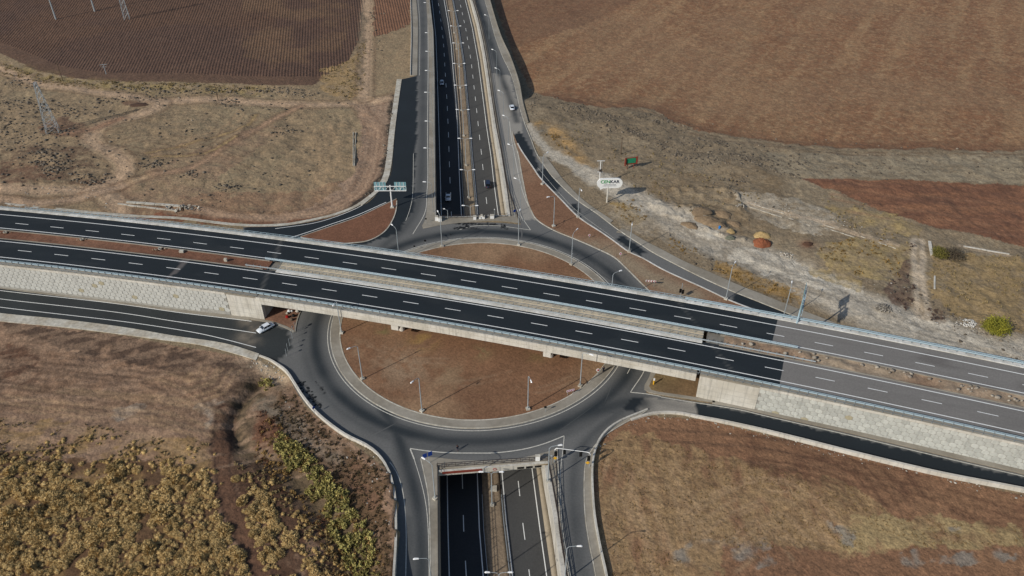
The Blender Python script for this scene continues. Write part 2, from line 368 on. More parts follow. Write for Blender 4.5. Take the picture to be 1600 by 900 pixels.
slw_poly = np.vstack([P([(560, 690)]), wallw[26:], slw_r[::-1], P([(700, 690), (620, 660)])])
sle_l = S([(871, 700), (873, 735), (873.5, 766), (877, 827), (889, 899), (897, 945)])
sle_r = S([(1012, 640), (1000, 648), (967, 666), (943, 682), (926, 700), (915, 720), (912, 750), (913, 800), (919, 845), (928, 890), (937, 945)])
sle_poly = np.vstack([P([(850, 690)]), sle_l, sle_r[::-1], P([(960, 610)])])
se_n = S([(1003, 600), (1004, 610), (1012, 615), (1033, 619), (1075, 626), (1117, 632), (1158, 639), (1200, 649), (1333, 679), (1467, 711), (1600, 742), (1720, 770)])
se_s = S([(985, 655), (1000, 650), (1020, 645), (1045, 644), (1067, 646), (1100, 653), (1133, 659.5), (1200, 675), (1333, 709), (1467, 741), (1600, 767), (1720, 795)])
se_poly = np.vstack([P([(940, 640), (960, 590), (985, 575)]), se_n, se_s[::-1]])
# trench lines as x(y)
def XY(l, dz=None, f=GT):
    q = np.array([f(a, b) for a, b in l]); k = np.argsort(q[:, 1]); q = q[k]
    s0 = (q[1]-q[0])/(q[1, 1]-q[0, 1]); s1 = (q[-1]-q[-2])/(q[-1, 1]-q[-2, 1])
    q = np.vstack([q[0]-s0*60, q, q[-1]+s1*60]); return lambda Y: np.interp(Y, q[:, 1], q[:, 0])
G0 = lambda a, b: G(a, b)
wL = XY([(671.2, 0), (674.5, 28), (677, 50), (678.7, 117), (679, 200), (680, 297), (681, 336), (684.8, 739), (685.5, 827), (686, 899)], f=G0)
wR = XY([(735.5, 0), (744.4, 30), (752.4, 67.5), (757.7, 99.5), (765.7, 158), (772, 200), (779.6, 240), (788.4, 297), (793, 334), (851, 726), (864.5, 802), (878, 899)], f=G0)
lLL = XY([(675, 0), (681, 58), (683.3, 117), (685.3, 183), (687.6, 260), (689.4, 329), (698.7, 743), (700, 827), (702, 899)])
lLR = XY([(693.8, 0), (700, 35.5), (705, 71), (708.5, 117), (712.5, 160), (715, 200), (717.5, 270), (720.9, 336), (745.7, 739), (749, 827), (755, 899)])
lRL = XY([(708.3, 0), (717, 43), (725.2, 95), (731.3, 160), (735, 200), (738.7, 249), (743, 293), (746.7, 335), (784.3, 737.5), (791, 814), (801, 899)])
lRR = XY([(727, 0), (738, 44), (747, 95), (755.5, 160), (760.5, 200), (767, 243), (771.5, 284), (778.7, 337), (831.5, 734), (843.7, 827), (854, 899)])
TYs = np.arange(50, 500, 2.)
SPY = 0.5*(G(683, 735)[1]+G(857, 722)[1]); NPY = G(735, 338.5)[1]
# ================================================================ ALBEDO OF ROADS
def pxpoly(l): return np.array(P(l))
fresh = [pxpoly(l) for l in (
    [(622, 120), (652, 120), (651, 200), (648, 270), (645, 330), (620, 365), (560, 385), (380, 372), (380, 350), (500, 340), (580, 310), (605, 280), (612, 230)],
    [(1085, 628), (1090, 660), (1720, 800), (1720, 775), (1200, 652)],
    [(992, 644), (1004, 622), (985, 624), (970, 640)],
    [(836, 268), (852, 262), (878, 292), (862, 302)], [(891, 320), (898, 318), (908, 331), (903, 334)],
    [(961, 373), (972, 368), (1010, 393), (1000, 400)], [(1143, 470), (1150, 458), (1300, 515), (1300, 530)],
    [(802, 212), (812, 204), (832, 236), (842, 262), (832, 268), (812, 236)],
    [(-90, 430), (0, 444), (400, 496), (450, 515), (455, 545), (430, 566), (350, 540), (200, 516), (-90, 480)])]
pale = [pxpoly(l) for l in ([(996, 643), (1006, 620), (1040, 624), (1090, 630), (1088, 648), (1040, 646)],
    [(760, 113), (796, 118), (816, 190), (824, 316), (840, 343), (805, 344), (775, 200)])]
tyres = [(circ(42.6, 0, 360, 100), 1.9, .95), (circ(45.2, 150, 400, 100), 1.3, .4),
  (S([(660, -20), (661, 60), (661, 150), (660, 240), (655, 300), (640, 345), (600, 385)]), 1.7, .5),
  (S([(600, 640), (625, 690), (640, 740), (653, 790), (658, 850), (658, 940)]), 1.7, .8),
  (S([(640, 812), (640, 940)]), 1.6, .5),
  (S([(905, 890), (899, 830), (895, 770), (900, 720), (925, 680), (975, 640), (1000, 630)]), 1.2, .5),
  (S([(920, 940), (910, 870), (903, 800), (903, 730), (915, 700), (950, 670)]), .9, .35),
  (S([(745, 0), (765, 60), (778, 105), (795, 150), (808, 190)]), 1.5, .8),
  (S([(885, 390), (930, 410), (965, 440), (990, 470)]), 1.8, .4),
  (S([(760, 366), (830, 372), (890, 392), (940, 428)]), 1.5, .45),
  (S([(1004, 630), (975, 630), (930, 642), (885, 662)]), 2.6, .8),
  (S([(1010, 625), (1060, 634), (1120, 645), (1300, 688), (1600, 758)]), 1.2, .3)]
spots = [(S([(470, 596), (478, 610), (487, 622), (500, 633)]), .35), (S([(713, 349), (745, 350), (775, 351)]), .5), (S([(712, 356), (752, 357)]), .45),
         (S([(787, 352), (789, 356)]), .7), (S([(498, 600), (507, 614)]), .2)]
def ra(X, Y):
    base = sr(104, 104, 102); dark = sr(42, 48, 52); fr = sr(31, 38, 43); lt = sr(146, 142, 134)
    n = fbm(X, Y, 9, 4, 3); c = base*(.86+.28*n)[:, None]
    for q in pale:
        k = inpoly(X, Y, q); c[k] = lt*(.9+.2*n[k])[:, None]
    d = np.zeros(len(X))
    for p, w, a in tyres:
        g = a*np.exp(-(dline(X, Y, p, 8)/w)**2)*(.8+.4*vn(X, Y, 5, 8)); d = np.maximum(d, g)
    d = np.clip(d, 0, 1)[:, None]; c = c*(1-d)+dark*d
    wx = X+(vn(X, Y, 1.5, 5)-.5)*.3; wy = Y+(vn(X, Y, 1.5, 6)-.5)*.3
    for i, q in enumerate(fresh):
        k = inpoly(wx, wy, q); c[k] = fr*(.85+.4*n[k])[:, None] if i < 8 else sr(48, 52, 53)*(.8+.4*n[k])[:, None]
    m = np.exp(-(dline(X, Y, S([(385, 500), (400, 515), (380, 525), (395, 535)]), 8)/2.2)**2)*vn(X, Y, 1.2, 4); c += (sr(120, 112, 100)-c)*(m*.9)[:, None]
    for p, w in spots:
        m = np.exp(-(dline(X, Y, p, 4)/w)**2)*(vn(X, Y, .9, 31) > .35); c += (sr(22, 24, 26)-c)*(m*.9)[:, None]
    return c
sheet('roundabout_road', ringout, -.004, 'asphalt', ra, .6)
sheet('road_north_west', nw_poly, .004, 'asphalt', ra, .9)
sheet('road_north_east', ne_poly, .012, 'asphalt', ra, .9)
sheet('road_west', sw_poly, .004, 'asphalt', ra, .8)
sheet('road_south_west', slw_poly, .008, 'asphalt', ra, .6)
sheet('road_south_east', sle_poly, .004, 'asphalt', ra, .6)
sheet('road_east', se_poly, .012, 'asphalt', ra, .7)
# ================================================================ ISLAND SOIL / PAVEMENTS
def soilcol(c1, c2, s=6, seed=40):
    def f(X, Y):
        n = fbm(X, Y, s, 5, seed); n2 = fbm(X, Y, 25, 3, seed+9)
        t = ss(.42, .68, n2)[:, None]; n3 = fbm(X, Y, 1.2, 3, seed+3); cc = (c1*(1-t)+c2*t)*(.62+.4*n+.4*n3)[:, None]*[1.22, 1.24, 1.14]; return cc+(cc.mean(1)[:, None]-cc)*.14
    return f
def islc(X, Y):
    c = soilcol(sr(114, 80, 56), sr(130, 100, 74), 7)(X, Y)
    for px, py, r, col in ((598, 520, 1.6, (96, 98, 58)), (662, 532, 3.5, (150, 122, 70)), (750, 552, 2.5, (128, 116, 82)), (840, 560, 2.6, (104, 88, 58)), (630, 575, 7, (138, 120, 98)), (560, 545, 5, (132, 108, 84)), (700, 590, 5, (136, 116, 90)), (880, 575, 5, (100, 74, 54)), (740, 640, 6, (98, 70, 52))):
        g = G(px, py); k = np.exp(-((X-g[0])**2+(Y-g[1])**2)/(r*r))*ss(.35, .6, fbm(X, Y, 1.8, 3, int(px))); c = c+(sr(*col)*1.2-c)*(k*.6)[:, None]
    for l in ([(585, 560), (650, 590), (720, 600), (800, 585)], [(560, 530), (640, 560), (700, 565)], [(790, 590), (840, 610), (900, 590)]):
        for o in (-.9, .9):
            k = np.exp(-(dline(X, Y, offs(S(l), o), 4)/.35)**2)*ss(.4, .6, fbm(X, Y, 5, 3, 7)); c = c+(sr(146, 122, 98)-c)*(k*.4)[:, None]
    return c
sheet('roundabout_island_soil', circ(36.3), .12, 'soil', islc, .6)
ri = circ(36.2, 0, 360, 121); ro = circ(R0, 0, 360, 121)
mb = MB(); mb.band(ri, 0, -2.4, 0, .15, True); mb.build('roundabout_pavement', 'concrete', None, 'structure')
mb = MB(); mb.band(ri, .12, -.14, 0, .2, True); mb.build('roundabout_inner_kerb', 'kerb', None, 'structure')
mb = MB(); mb.band(ro, .1, -.14, 0, .18, True); mb.build('roundabout_outer_kerb', 'kerb', None, 'structure')
isl_a = S([(619.6, 311), (590, 325), (560, 339), (520, 353), (470, 370)])
isl_b = S([(470, 371.5), (500, 378), (530, 380.5), (550, 380), (573, 377), (590, 370), (604, 359), (614, 343), (619, 328), (620, 314)], step=.8)
isl = np.vstack([isl_a, isl_b])
sheet('triangular_island_soil', isl, .1, 'soil', soilcol(sr(98, 62, 45), sr(110, 72, 52)), .8)
mb = MB(); mb.band(isl_b, -.15, .18, 0, .17); mb.band(isl_a, -.12, .12, 0, .16); mb.build('triangular_island_kerb', 'kerb', None, 'structure')
mb = MB(); mb.flat(offs(S([(605, 317), (560, 337), (520, 351), (467, 369), (440, 376)]), -.55), -.13, .13, .02); mb.flat(offs(S([(588, 305), (560, 326), (500, 348), (430, 359)]), -.6), -.1, .1, .02)
mb.build('north_west_ramp_marking', 'paint', None, 'structure')
nei = np.vstack([neb_right, ramp_left[::-1]])
def neicol(X, Y):
    c = soilcol(sr(116, 82, 60), sr(132, 104, 82), 5, 50)(X, Y)
    k = np.exp(-(dline(X, Y, S([(930, 385), (970, 405), (1010, 428), (1050, 450), (1100, 470)]), 9)/4.2)**2)*ss(.3, .6, fbm(X, Y, 5, 3, 77)+.15)
    return c+(sr(142, 126, 104)-c)*k[:, None]
sheet('east_island_soil', nei, .1, 'soil', neicol, 1.)
mb = MB(); mb.band(neb_right, .02, -.28, 0, .17); mb.build('east_island_kerb', 'kerb', None, 'structure')
mb = MB(); mb.band(ramp_left[6:], .3, -.12, 0, .2); mb.build('ramp_kerb', 'whitekerb', None, 'structure')
# pavements
spave = np.vstack([P([(658, 716), (664, 714.3), (683.6, 715.5), (705, 718), (730, 720), (767, 720), (795, 718.5), (815.6, 716), (840, 710.5), (861, 704.5), (868, 701.5)]),
                   sle_l, [(wR(y)+.7, y) for y in np.arange(80, SPY+1, 4)], P([(857, 721), (683, 733)]), [(wL(y)-.5, y) for y in np.arange(SPY, 80, -4)], slw_r[::-1]])
sheet('south_portal_pavement', spave, .14, 'concrete', thick=.2)
npave = np.vstack([strip_r, P([(661, 357), (684.5, 352.5), (710, 349), (738, 346.5), (773, 345), (795, 346.5), (811, 349)]), ne_left[::-1],
                   [(wR(y)+.7, y) for y in np.arange(440, NPY-1, -4)], P([(793, 337), (681, 340)]), [(wL(y)-.5, y) for y in np.arange(NPY, 440, 4)]])
sheet('north_portal_pavement', npave, .14, 'concrete', thick=.2)
def closed(a, b): return np.vstack([a, b[::-1]])
nwpv = closed(S([(642, -25), (642, 0), (643, 53), (641.7, 118)]), S([(650.5, -25), (650.5, 0), (653, 35.5), (652, 118)]))
sheet('north_west_pavement', nwpv, .16, 'concrete', thick=.25)
ne_pe = S([(761, -25), (765.7, 0), (781.7, 53), (797.7, 89), (811, 128), (817, 160), (825.5, 192)])
sheet('north_east_pavement', closed(S([(752, -25), (757, 0), (765, 27), (773.5, 58.6), (785, 89), (797, 114), (805, 139), (812, 170), (819.5, 193)]), ne_pe), .15, 'concrete', thick=.25)
sheet('ramp_pavement', closed(S([(838, 245), (852, 262), (867, 280), (901, 312), (933, 334), (953, 349)]), S([(853, 245), (868, 265), (880, 281), (908, 310), (935, 330), (958, 345)])), .15, 'concrete', thick=.25)
sheet('ramp_pavement', closed(S([(962, 371), (973, 375.5)] if 0 else [(963, 363), (973, 364), (1001, 382), (1021, 395), (1061, 416), (1101, 436), (1141, 454), (1181, 470), (1241, 494), (1301, 517)]), S([(971, 357), (983, 362), (1010, 378), (1030, 388), (1070, 409), (1110, 426), (1150, 444), (1190, 460), (1250, 484), (1310, 507)])), .15, 'concrete', thick=.25)
mb = MB(); mb.band(ne_right, .0, .22, 0, .19); mb.build('north_east_kerb', 'kerb', None, 'structure')
swp = closed(S([(-90, 476), (0, 489.5), (100, 499.5), (200, 512.5), (283, 526.5), (350, 536.5), (405, 553)]), S([(-90, 488), (0, 502), (100, 511.5), (200, 524), (300, 537), (350, 548), (400, 563)]))
sheet('west_verge_concrete', swp, .12, 'kerb', thick=.2)
sle_wall = S([(1012, 640), (1000, 645.5), (970, 659), (950, 673), (936, 690), (928, 712), (925, 742), (928, 800), (936, 850), (947, 900), (955, 945)])
sheet('south_east_pavement', closed(sle_r, sle_wall), .15, 'concrete', thick=.2)
mb = MB(); mb.band(sle_r, .0, .2, 0, .19); mb.band(slw_r, .0, .2, 0, .19) if 0 else mb.band(slw_r, -.02, .2, 0, .18); mb.band(sle_l, -.2, .02, 0, .18); mb.build('southern_kerbs', 'kerb', None, 'structure')
se_i = np.vstack([S([(1028, 570), (1024, 585), (1017, 597), (1014, 604), (1018, 610), (1030, 613), (1060, 617), (1113, 625.5)]), P([(1120, 600), (1080, 575)])])
sheet('east_corner_pavement', np.vstack([S([(1020, 572), (1014, 590), (1007, 602), (1007, 609), (1014, 613.5), (1033, 617), (1075, 623), (1117, 629.5)]), P([(1117, 600), (1080, 575)])]), .13, 'concrete', thick=.2)
sheet('east_corner_soil', se_i, .16, 'soil', soilcol(sr(112, 84, 58), sr(118, 98, 66)), 1.)
wb_se = S([(1113, 624), (1158, 633), (1200, 643), (1333, 673), (1467, 703), (1600, 735), (1720, 762)])
sheet('east_wall_pavement', closed(wb_se, S([(1113, 631), (1158, 638.5), (1200, 648), (1333, 678), (1467, 710), (1600, 741), (1720, 769)])), .13, 'concrete', thick=.2)
tri = np.vstack([S([(380, 492), (395, 496), (425, 501), (450, 510), (459, 516)]), S([(460, 517), (462, 505), (466, 493), (473, 478)])]); tri = np.vstack([tri, P([(440, 470)])])
sheet('west_corner_soil', tri, .12, 'soil', soilcol(sr(128, 98, 80), sr(118, 82, 64)), 1., thick=.2)
mb = MB(); mb.band(S([(380, 494), (395, 499), (425, 504), (450, 513), (460, 519)]), -.3, .3, 0, .17); mb.band(S([(461, 519), (463, 506), (467, 493), (473, 480)]), -.15, .15, 0, .17); mb.build('west_corner_kerb', 'concrete', None, 'structure')
sheet('west_wall_foot_concrete', closed(S([(-90, 431), (0, 446), (133, 463), (267, 481), (390, 496.5)]), S([(-90, 437), (0, 451), (133, 468), (267, 486), (390, 501)])), .1, 'concrete', thick=.15)
# NW slab strip: single slabs
sl_o = S([(620, 124), (614, 165), (608, 207), (604, 245), (600, 270), (594, 285), (583, 303), (562, 319)]); sl_i = S([(627.7, 124), (622, 165), (616.7, 207), (613, 247), (609, 272), (603, 287), (591, 300.5), (566, 321.5)])
t = thing('verge_paving', 'white concrete slab strip between the rocky verge and the new black asphalt', 'paving'); nS = 30
fo = np.linspace(0, 1, nS+1); ao = arclen(sl_o); ai = arclen(sl_i); po = at_len(sl_o, fo*ao[-1]); pi_ = at_len(sl_i, fo*ai[-1])
for i in range(nS):
    e = .012; q = [po[i]*(1-e)+po[i+1]*e, po[i+1]*(1-e)+po[i]*e, pi_[i+1]*(1-e)+pi_[i]*e, pi_[i]*(1-e)+pi_[i+1]*e]
    MB().prism(q, .0, .16+random.uniform(-.015, .015)).build('slab', 'kerb', t)
mb = MB(); mb.band(S([(592, 296), (560, 320), (530, 333), (500, 341), (460, 349), (430, 352), (380, 352), (330, 347), (280, 341), (200, 337), (100, 328), (0, 318), (-60, 312)]), -.6, .6, 0, .14); mb.build('north_west_kerb', 'kerb', None, 'structure')
# ================================================================ MARKINGS
mb = MB()
mb.flat(circ(R0+.75, 0, 360, 200), -.1, .1, .03)
mb.flat(S([(668, 0), (669, 90), (668, 200), (668.5, 270), (667, 302), (664, 332), (645, 366)]), -.1, .1, .03)
mb.flat(S([(653, 0), (656, 40), (655.5, 118)]), -.07, .07, .03)
mb.flat(S([(646, 240), (645, 300), (641, 325), (634, 345)]), -.07, .07, .03)
mb.flat(S([(718, 359), (735, 354), (754, 352.3), (780, 353), (800, 355.5), (829, 359.5)]), -.1, .1, .03)
mb.flat(S([(797, 200), (800, 225), (804, 240), (812.4, 284), (824, 316), (833, 335), (845, 350)] if 0 else [(796, 190), (800, 222), (804, 242), (812.4, 284), (822, 314), (835, 335)]), -.1, .1, .03)
mb.flat(S([(782, 230), (790, 262), (797, 300), (808, 328), (829, 359.5)]), -.1, .1, .03)
mb.flat(S([(640.8, 700.8), (666, 704.5), (700, 707.5), (740, 708), (775, 707.5), (815, 702.5), (850, 693.5), (881.6, 681)]), -.12, .12, .03)
mb.flat(S([(641, 701.5), (647, 717)]), -.14, .14, .03)
mb.flat(S([(647, 717), (656.7, 748.5), (665, 785), (669, 827), (670.6, 899), (671, 945)]), -.07, .07, .03)
mb.flat(S([(881.6, 681), (879.5, 704), (875.8, 735), (875.5, 766), (879, 827), (891, 899), (899, 945)]), -.08, .08, .03)
mb.flat(S([(609, 722), (620, 738.7), (629.8, 770.5), (634.5, 827), (634, 899), (633, 945)]), -.08, .08, .03)
mb.flat(S([(918, 725), (914.5, 755), (916, 800), (922, 848), (930, 890), (939, 945)]), -.07, .07, .03)
mb.flat(S([(985, 613), (993, 601), (1002, 588), (1009, 574), (1014, 562)]), -.1, .1, .03)
mb.flat(S([(985, 613), (1010, 615.5), (1033, 619.5)]), -.12, .12, .03)
mb.flat(S([(980, 584), (987, 571), (992, 560)]), -.08, .08, .03)
mb.flat(S([(1033, 620.5), (1075, 627.5), (1117, 634), (1158, 641), (1200, 651), (1333, 681.5), (1467, 713.5), (1600, 744.5), (1720, 772)]), -.1, .1, .03)
mb.flat(S([(840, 262), (876, 304), (904, 332), (960, 373)]), -.05, .05, .03)
mb.build('worn_road_marking', 'oldpaint', None, 'structure')
mb = MB()
for l in ([(-90, 441), (0, 454), (200, 477), (393, 502)], [(-90, 452), (0, 467), (200, 490.5), (400, 520.5)], [(-90, 466), (0, 480), (200, 503.5), (300, 519), (400, 543)]):
    mb.flat(S(l), -.1, .1, .03)
mb.build('west_road_marking', 'paint', None, 'structure')
sm_ = MB(); rs = random.Random(5)
M['tar'] = mat('tar_stain', sr(24, 27, 29), .8, .2, 3.)
for l, n, w, sz in (([(713, 349.5), (775, 350.5)], 46, .25, .5), ([(712, 356.5), (728, 356)], 22, .3, .55), ([(730, 356), (752, 357)], 8, .2, .35), ([(728, 351), (732, 356)], 14, .3, .5), ([(787, 351), (789, 357)], 16, .5, .5), ([(468, 594), (477, 609), (486, 621), (499, 634)], 46, .5, .5), ([(494, 596), (504, 611)], 9, .1, .3), ([(705, 362), (703, 370)], 3, .3, .4)):
    q_ = S(l); L_ = arclen(q_)[-1]
    for i in range(n):
        c = at_len(q_, rs.uniform(0, L_)); k = rs.uniform(.4, 1)*sz; a = rs.uniform(0, 3); x, y = c[0]+rs.gauss(0, w), c[1]+rs.gauss(0, w); m_ = rs.randint(5, 8)
        pts_ = [(x+k*rs.uniform(.5, 1)*math.cos(a+6.283*j/m_), y+k*rs.uniform(.5, 1)*math.sin(a+6.283*j/m_), .034+.0004*len(sm_.f)/10) for j in range(m_)]; sm_.add(pts_, [tuple(range(m_))])
sm_.build('road_stains', 'tar', None, 'structure')
# ================================================================ MOTORWAY ON EMBANKMENT AND BRIDGE
DZ = 7.2
mx = np.arange(-240, 241, 2.); MWR = np.stack([mx, mcy(mx)], 1)
ZF = lambda X, Y: np.zeros(np.shape(X))+DZ
XL, XR = -63.2, 46.6        # abutments
def seg(a, b, st=2.):
    x = np.arange(a, b+.01, st) if st else None; return np.stack([x, mcy(x)], 1)
seam = {'n': G(1210, 520, DZ)[0], 's': G(1222, 580, DZ)[0]}
def mwcol(side, old):
    def f(X, Y):
        n = fbm(X, Y, 12, 4, 5); u = Y-mcy(X); nl = fbm(X*.12, u, .9, 3, 3); n3 = fbm(X*.3, u, 3, 3, 13)
        c = (sr(117, 114, 110)*(.84+.18*n+.2*nl)[:, None]) if old else sr(30, 37, 42)*(.82+.3*n+.16*nl)[:, None]
        if not old: c = c+(sr(52, 56, 58)-c)*(ss(.55, .75, n3)*.35)[:, None]
        else:
            k = ss(.58, .75, n3)*.5; c = c+(sr(92, 87, 84)-c)*k[:, None]
        g = np.exp(-((X+66)/.35)**2)+np.exp(-((X-48.5+.35*u)/.2)**2); c += (sr(88, 88, 86)-c)*(np.clip(g, 0, .6)*(not old))[:, None]
        if side == 's' and not old:
            t = dline(X, Y, np.array([G(292, 405, DZ), G(277, 422, DZ), G(262, 436, DZ)]), 5)
            wd = np.interp(Y, [G(262, 436, DZ)[1], G(292, 405, DZ)[1]], [.15, 1.2]); k = t < wd; c[k] = sr(92, 88, 86)
        return c
    return f
for side, o1, o2, sp in (('n', 5.2, 15.4, [(1213, 508), (1206, 536)]), ('s', -9.3, 1.1, [(1225, 562), (1218, 602)])):
    A_, B_ = G(*sp[0], DZ), G(*sp[1], DZ)
    for old in (0, 1):
        oo = np.linspace(o1, o2, 15); V = []; nx_ = 420 if not old else 150
        for o in oo:
            xx = np.linspace(A_[0]-25, A_[0]+25, 800); pp = np.stack([xx, mcy(xx)], 1); pp = pp+normals(pp)*o
            sd_ = (pp[:, 0]-A_[0])*(B_[1]-A_[1])-(pp[:, 1]-A_[1])*(B_[0]-A_[0]); xs0 = xx[np.argmin(np.abs(sd_))]
            x_ = np.linspace(-240, xs0, nx_) if not old else np.linspace(xs0, 240, nx_)
            p = np.stack([x_, mcy(x_)], 1); p = p+normals(p)*o; V.append(np.c_[p, np.full(nx_, DZ)])
        V = np.concatenate(V); n = nx_
        F = np.array([(j*n+i, j*n+i+1, (j+1)*n+i+1, (j+1)*n+i) for j in range(14) for i in range(n-1)])
        link('motorway_carriageway', npmesh('motorway_carriageway', V, F, mwcol(side, old)(V[:, 0], V[:, 1])), 'asphalt', None, 'structure')
mb = MB()
for o in (12.9, 6.15, -.1, -7.3): mb.flat(MWR, o-.13, o+.13, .012, ZF)
a = arclen(MWR)
def s_at(X): return float(np.interp(X, MWR[:, 0], a))
cyc = 11.33
s0 = s_at(G(34-11, 350, DZ)[0])-cyc*9
pN = offs(MWR, 9.1); pS = offs(MWR, -3.55)
aN = arclen(pN); sN = float(np.interp(G(22.7, 350.5, DZ)[0], pN[:, 0], aN)); aS = arclen(pS); sS = float(np.interp(G(27, 392.5, DZ)[0], pS[:, 0], aS))
dashes(mb, pN, 0, .2, 4.2, cyc-4.2, sN % cyc, .012, ZF); dashes(mb, pS, 0, .2, 4.2, cyc-4.2, sS % cyc, .012, ZF)
mb.build('motorway_lane_marking', 'paint', None, 'structure')
# median soil (off the bridge)
for x0, x1, c1, c2 in ((-240, XL-4, sr(104, 68, 50), sr(116, 80, 60)), (XR+4, 240, sr(126, 98, 78), sr(140, 122, 104))):
    xs = np.arange(x0, x1, .6 if 1 else 1); p = np.stack([xs, mcy(xs)], 1); nn = normals(p); oo = np.linspace(1.1, 5.2, 8); n = len(p); V = []
    for o in oo:
        q = p+nn*o; edge = min(o-1.1, 5.2-o); zz = DZ-.05+min(edge, 1)*((fbm(q[:, 0], q[:, 1], 2.4, 4, 9)-.45)*(.5 if x0 < 0 else 1.9)-.1)
        V.append(np.c_[q, zz])
    V = np.concatenate(V); F = np.array([(j*n+i, j*n+i+1, (j+1)*n+i+1, (j+1)*n+i) for j in range(7) for i in range(n-1)])
    link('motorway_median_soil', npmesh('motorway_median_soil', V, F, soilcol(c1, c2, 3, 60 if x0 < 0 else 66)(V[:, 0], V[:, 1])), 'soil', None, 'structure')
mb = MB()
for x0, x1 in ((-240, XL-3), (XR+3, 240)):
    p = seg(x0, x1); mb.band(p, 5.0, 5.3, DZ-.4, DZ+.1, False); mb.band(p, .9, 1.2, DZ-.4, DZ+.1, False)
mb.build('median_kerb', 'concrete', None, 'structure')
mb = MB(); p = MWR; mb.band(p, 15.3, 16.5, DZ-.6, DZ+.22, False); mb.build('north_edge_kerb', 'whitekerb', None, 'structure')
mb = MB(); mb.band(seg(-240, XL), -10.75, -9.25, DZ-.6, DZ+.08, False); mb.band(seg(XR, 240), -10.75, -9.25, DZ-.6, DZ+.08, False); mb.build('south_edge_kerb', 'concrete', None, 'structure')
mb = MB()   # earth fill under both approaches
for x0, x1 in ((-240, XL), (XR, 240)): mb.band(seg(x0, x1), -9.9, 16.2, -2., DZ-.55, False)
mb.build('motorway_embankment', 'darkconc', None, 'structure')
# bridge
br = thing('motorway_bridge', 'long white concrete motorway bridge carrying two black carriageways over the roundabout', 'bridge', (0, 0, 0))
pb = seg(XL-1, XR+1)
def part(mb, name, m, parent, kind=None, label=None):
    o = mb.build(name, m, parent)
    if kind: o['kind'] = kind
    if label: o['label'] = label
    return o
for lab, o1, o2 in (('north deck', 3.9, 16.6), ('south deck', -10.7, 2.6)):
    part(MB().band(pb, o1, o2, DZ-.5, DZ-.06, False), 'deck_slab', 'fascia', br)
    for k in range(6):
        o = o1+.9+k*(o2-o1-1.8)/5
        part(MB().band(pb, o-.35, o+.35, DZ-2.1, DZ-.5, False), 'girder', 'fascia', br)
part(MB().band(pb, -10.95, -10.75, DZ-2.0, DZ+.14, False), 'fascia_beam', 'fascia', br)
part(MB().band(pb, -10.75, -9.25, DZ-.06, DZ+.08, False), 'edge_walkway', 'concrete', br)
for o1, o2, m in ((.55, 1.5, 'whitekerb'), (4.85, 5.3, 'concrete')): part(MB().band(pb, o1, o2, DZ-.06, DZ+.2, False), 'median_kerb', m, br)
part(MB().band(pb, 1.5, 2.6, DZ-.06, DZ+.1, False), 'inner_walkway', 'tan', br)
part(MB().band(pb, 3.9, 4.85, DZ-.06, DZ+.1, False), 'inner_walkway', 'tan', br)
part(MB().band(pb, 2.62, 3.88, DZ-1.2, DZ-.12, False), 'gap_cover', 'tan', br)
joints = MB()
for i, x in enumerate(np.arange(XL, XR, 2.4)):
    c = seg(x, x+.05, .05); joints.band(c, -10.96, -10.952, DZ-.75, DZ+.1, False)
part(joints, 'fascia_joints', 'joint', br, 'stuff')
part(MB().band(pb, -11.02, -10.94, DZ-.82, DZ-.72, False), 'drip_edge', 'kerb', br)
def frame_at(x):
    s_ = np.polyval(np.polyder(MC), x); a_ = math.atan(s_); return a_
for xp in (-27.1, 11.4):
    a_ = frame_at(xp); c = np.array([xp, mcy(xp)]); nv = np.array([-math.sin(a_), math.cos(a_)])
    for o in (-6.5, -.5, 7., 13.):
        q = c+nv*o; part(MB().lathe([(.75, 0), (.75, DZ-3.6)], 12, (q[0], q[1], 0)), 'column', 'fascia', br)
    q = c+nv*3.; part(MB().box((q[0], q[1], DZ-2.95), (1.9, 27.6, 1.5), a_), 'pier_cap', 'fascia', br)
for xa, sg in ((XL, -1), (XR, 1)):
    a_ = frame_at(xa); c = np.array([xa, mcy(xa)]); nv = np.array([-math.sin(a_), math.cos(a_)]); tv = np.array([math.cos(a_), math.sin(a_)])
    q = c+nv*3.1+tv*sg*1.; part(MB().box((q[0], q[1], (DZ-2.)/2-.6), (2., 26.8, DZ-.8), a_), 'abutment', 'fascia', br)
    L = 9.5 if sg < 0 else 13.
    q0 = xa if sg < 0 else xa; xs = seg(min(xa, xa+sg*L), max(xa, xa+sg*L), .5)
    part(MB().band(xs, -10.8, -9.8, -1.6, DZ-.4, False), 'wing_wall', 'fascia', br)
    jm = MB()
    for h in (1.4, 2.9, 4.4): jm.band(xs, -10.806, -10.798, h, h+.05, False)
    for k in range(1, 5): jm.band(seg(xs[0, 0]+k*L/5, xs[0, 0]+k*L/5+.05, .05), -10.806, -10.798, -1, DZ-.8, False)
    part(jm, 'wall_joints', 'joint', br, 'stuff')
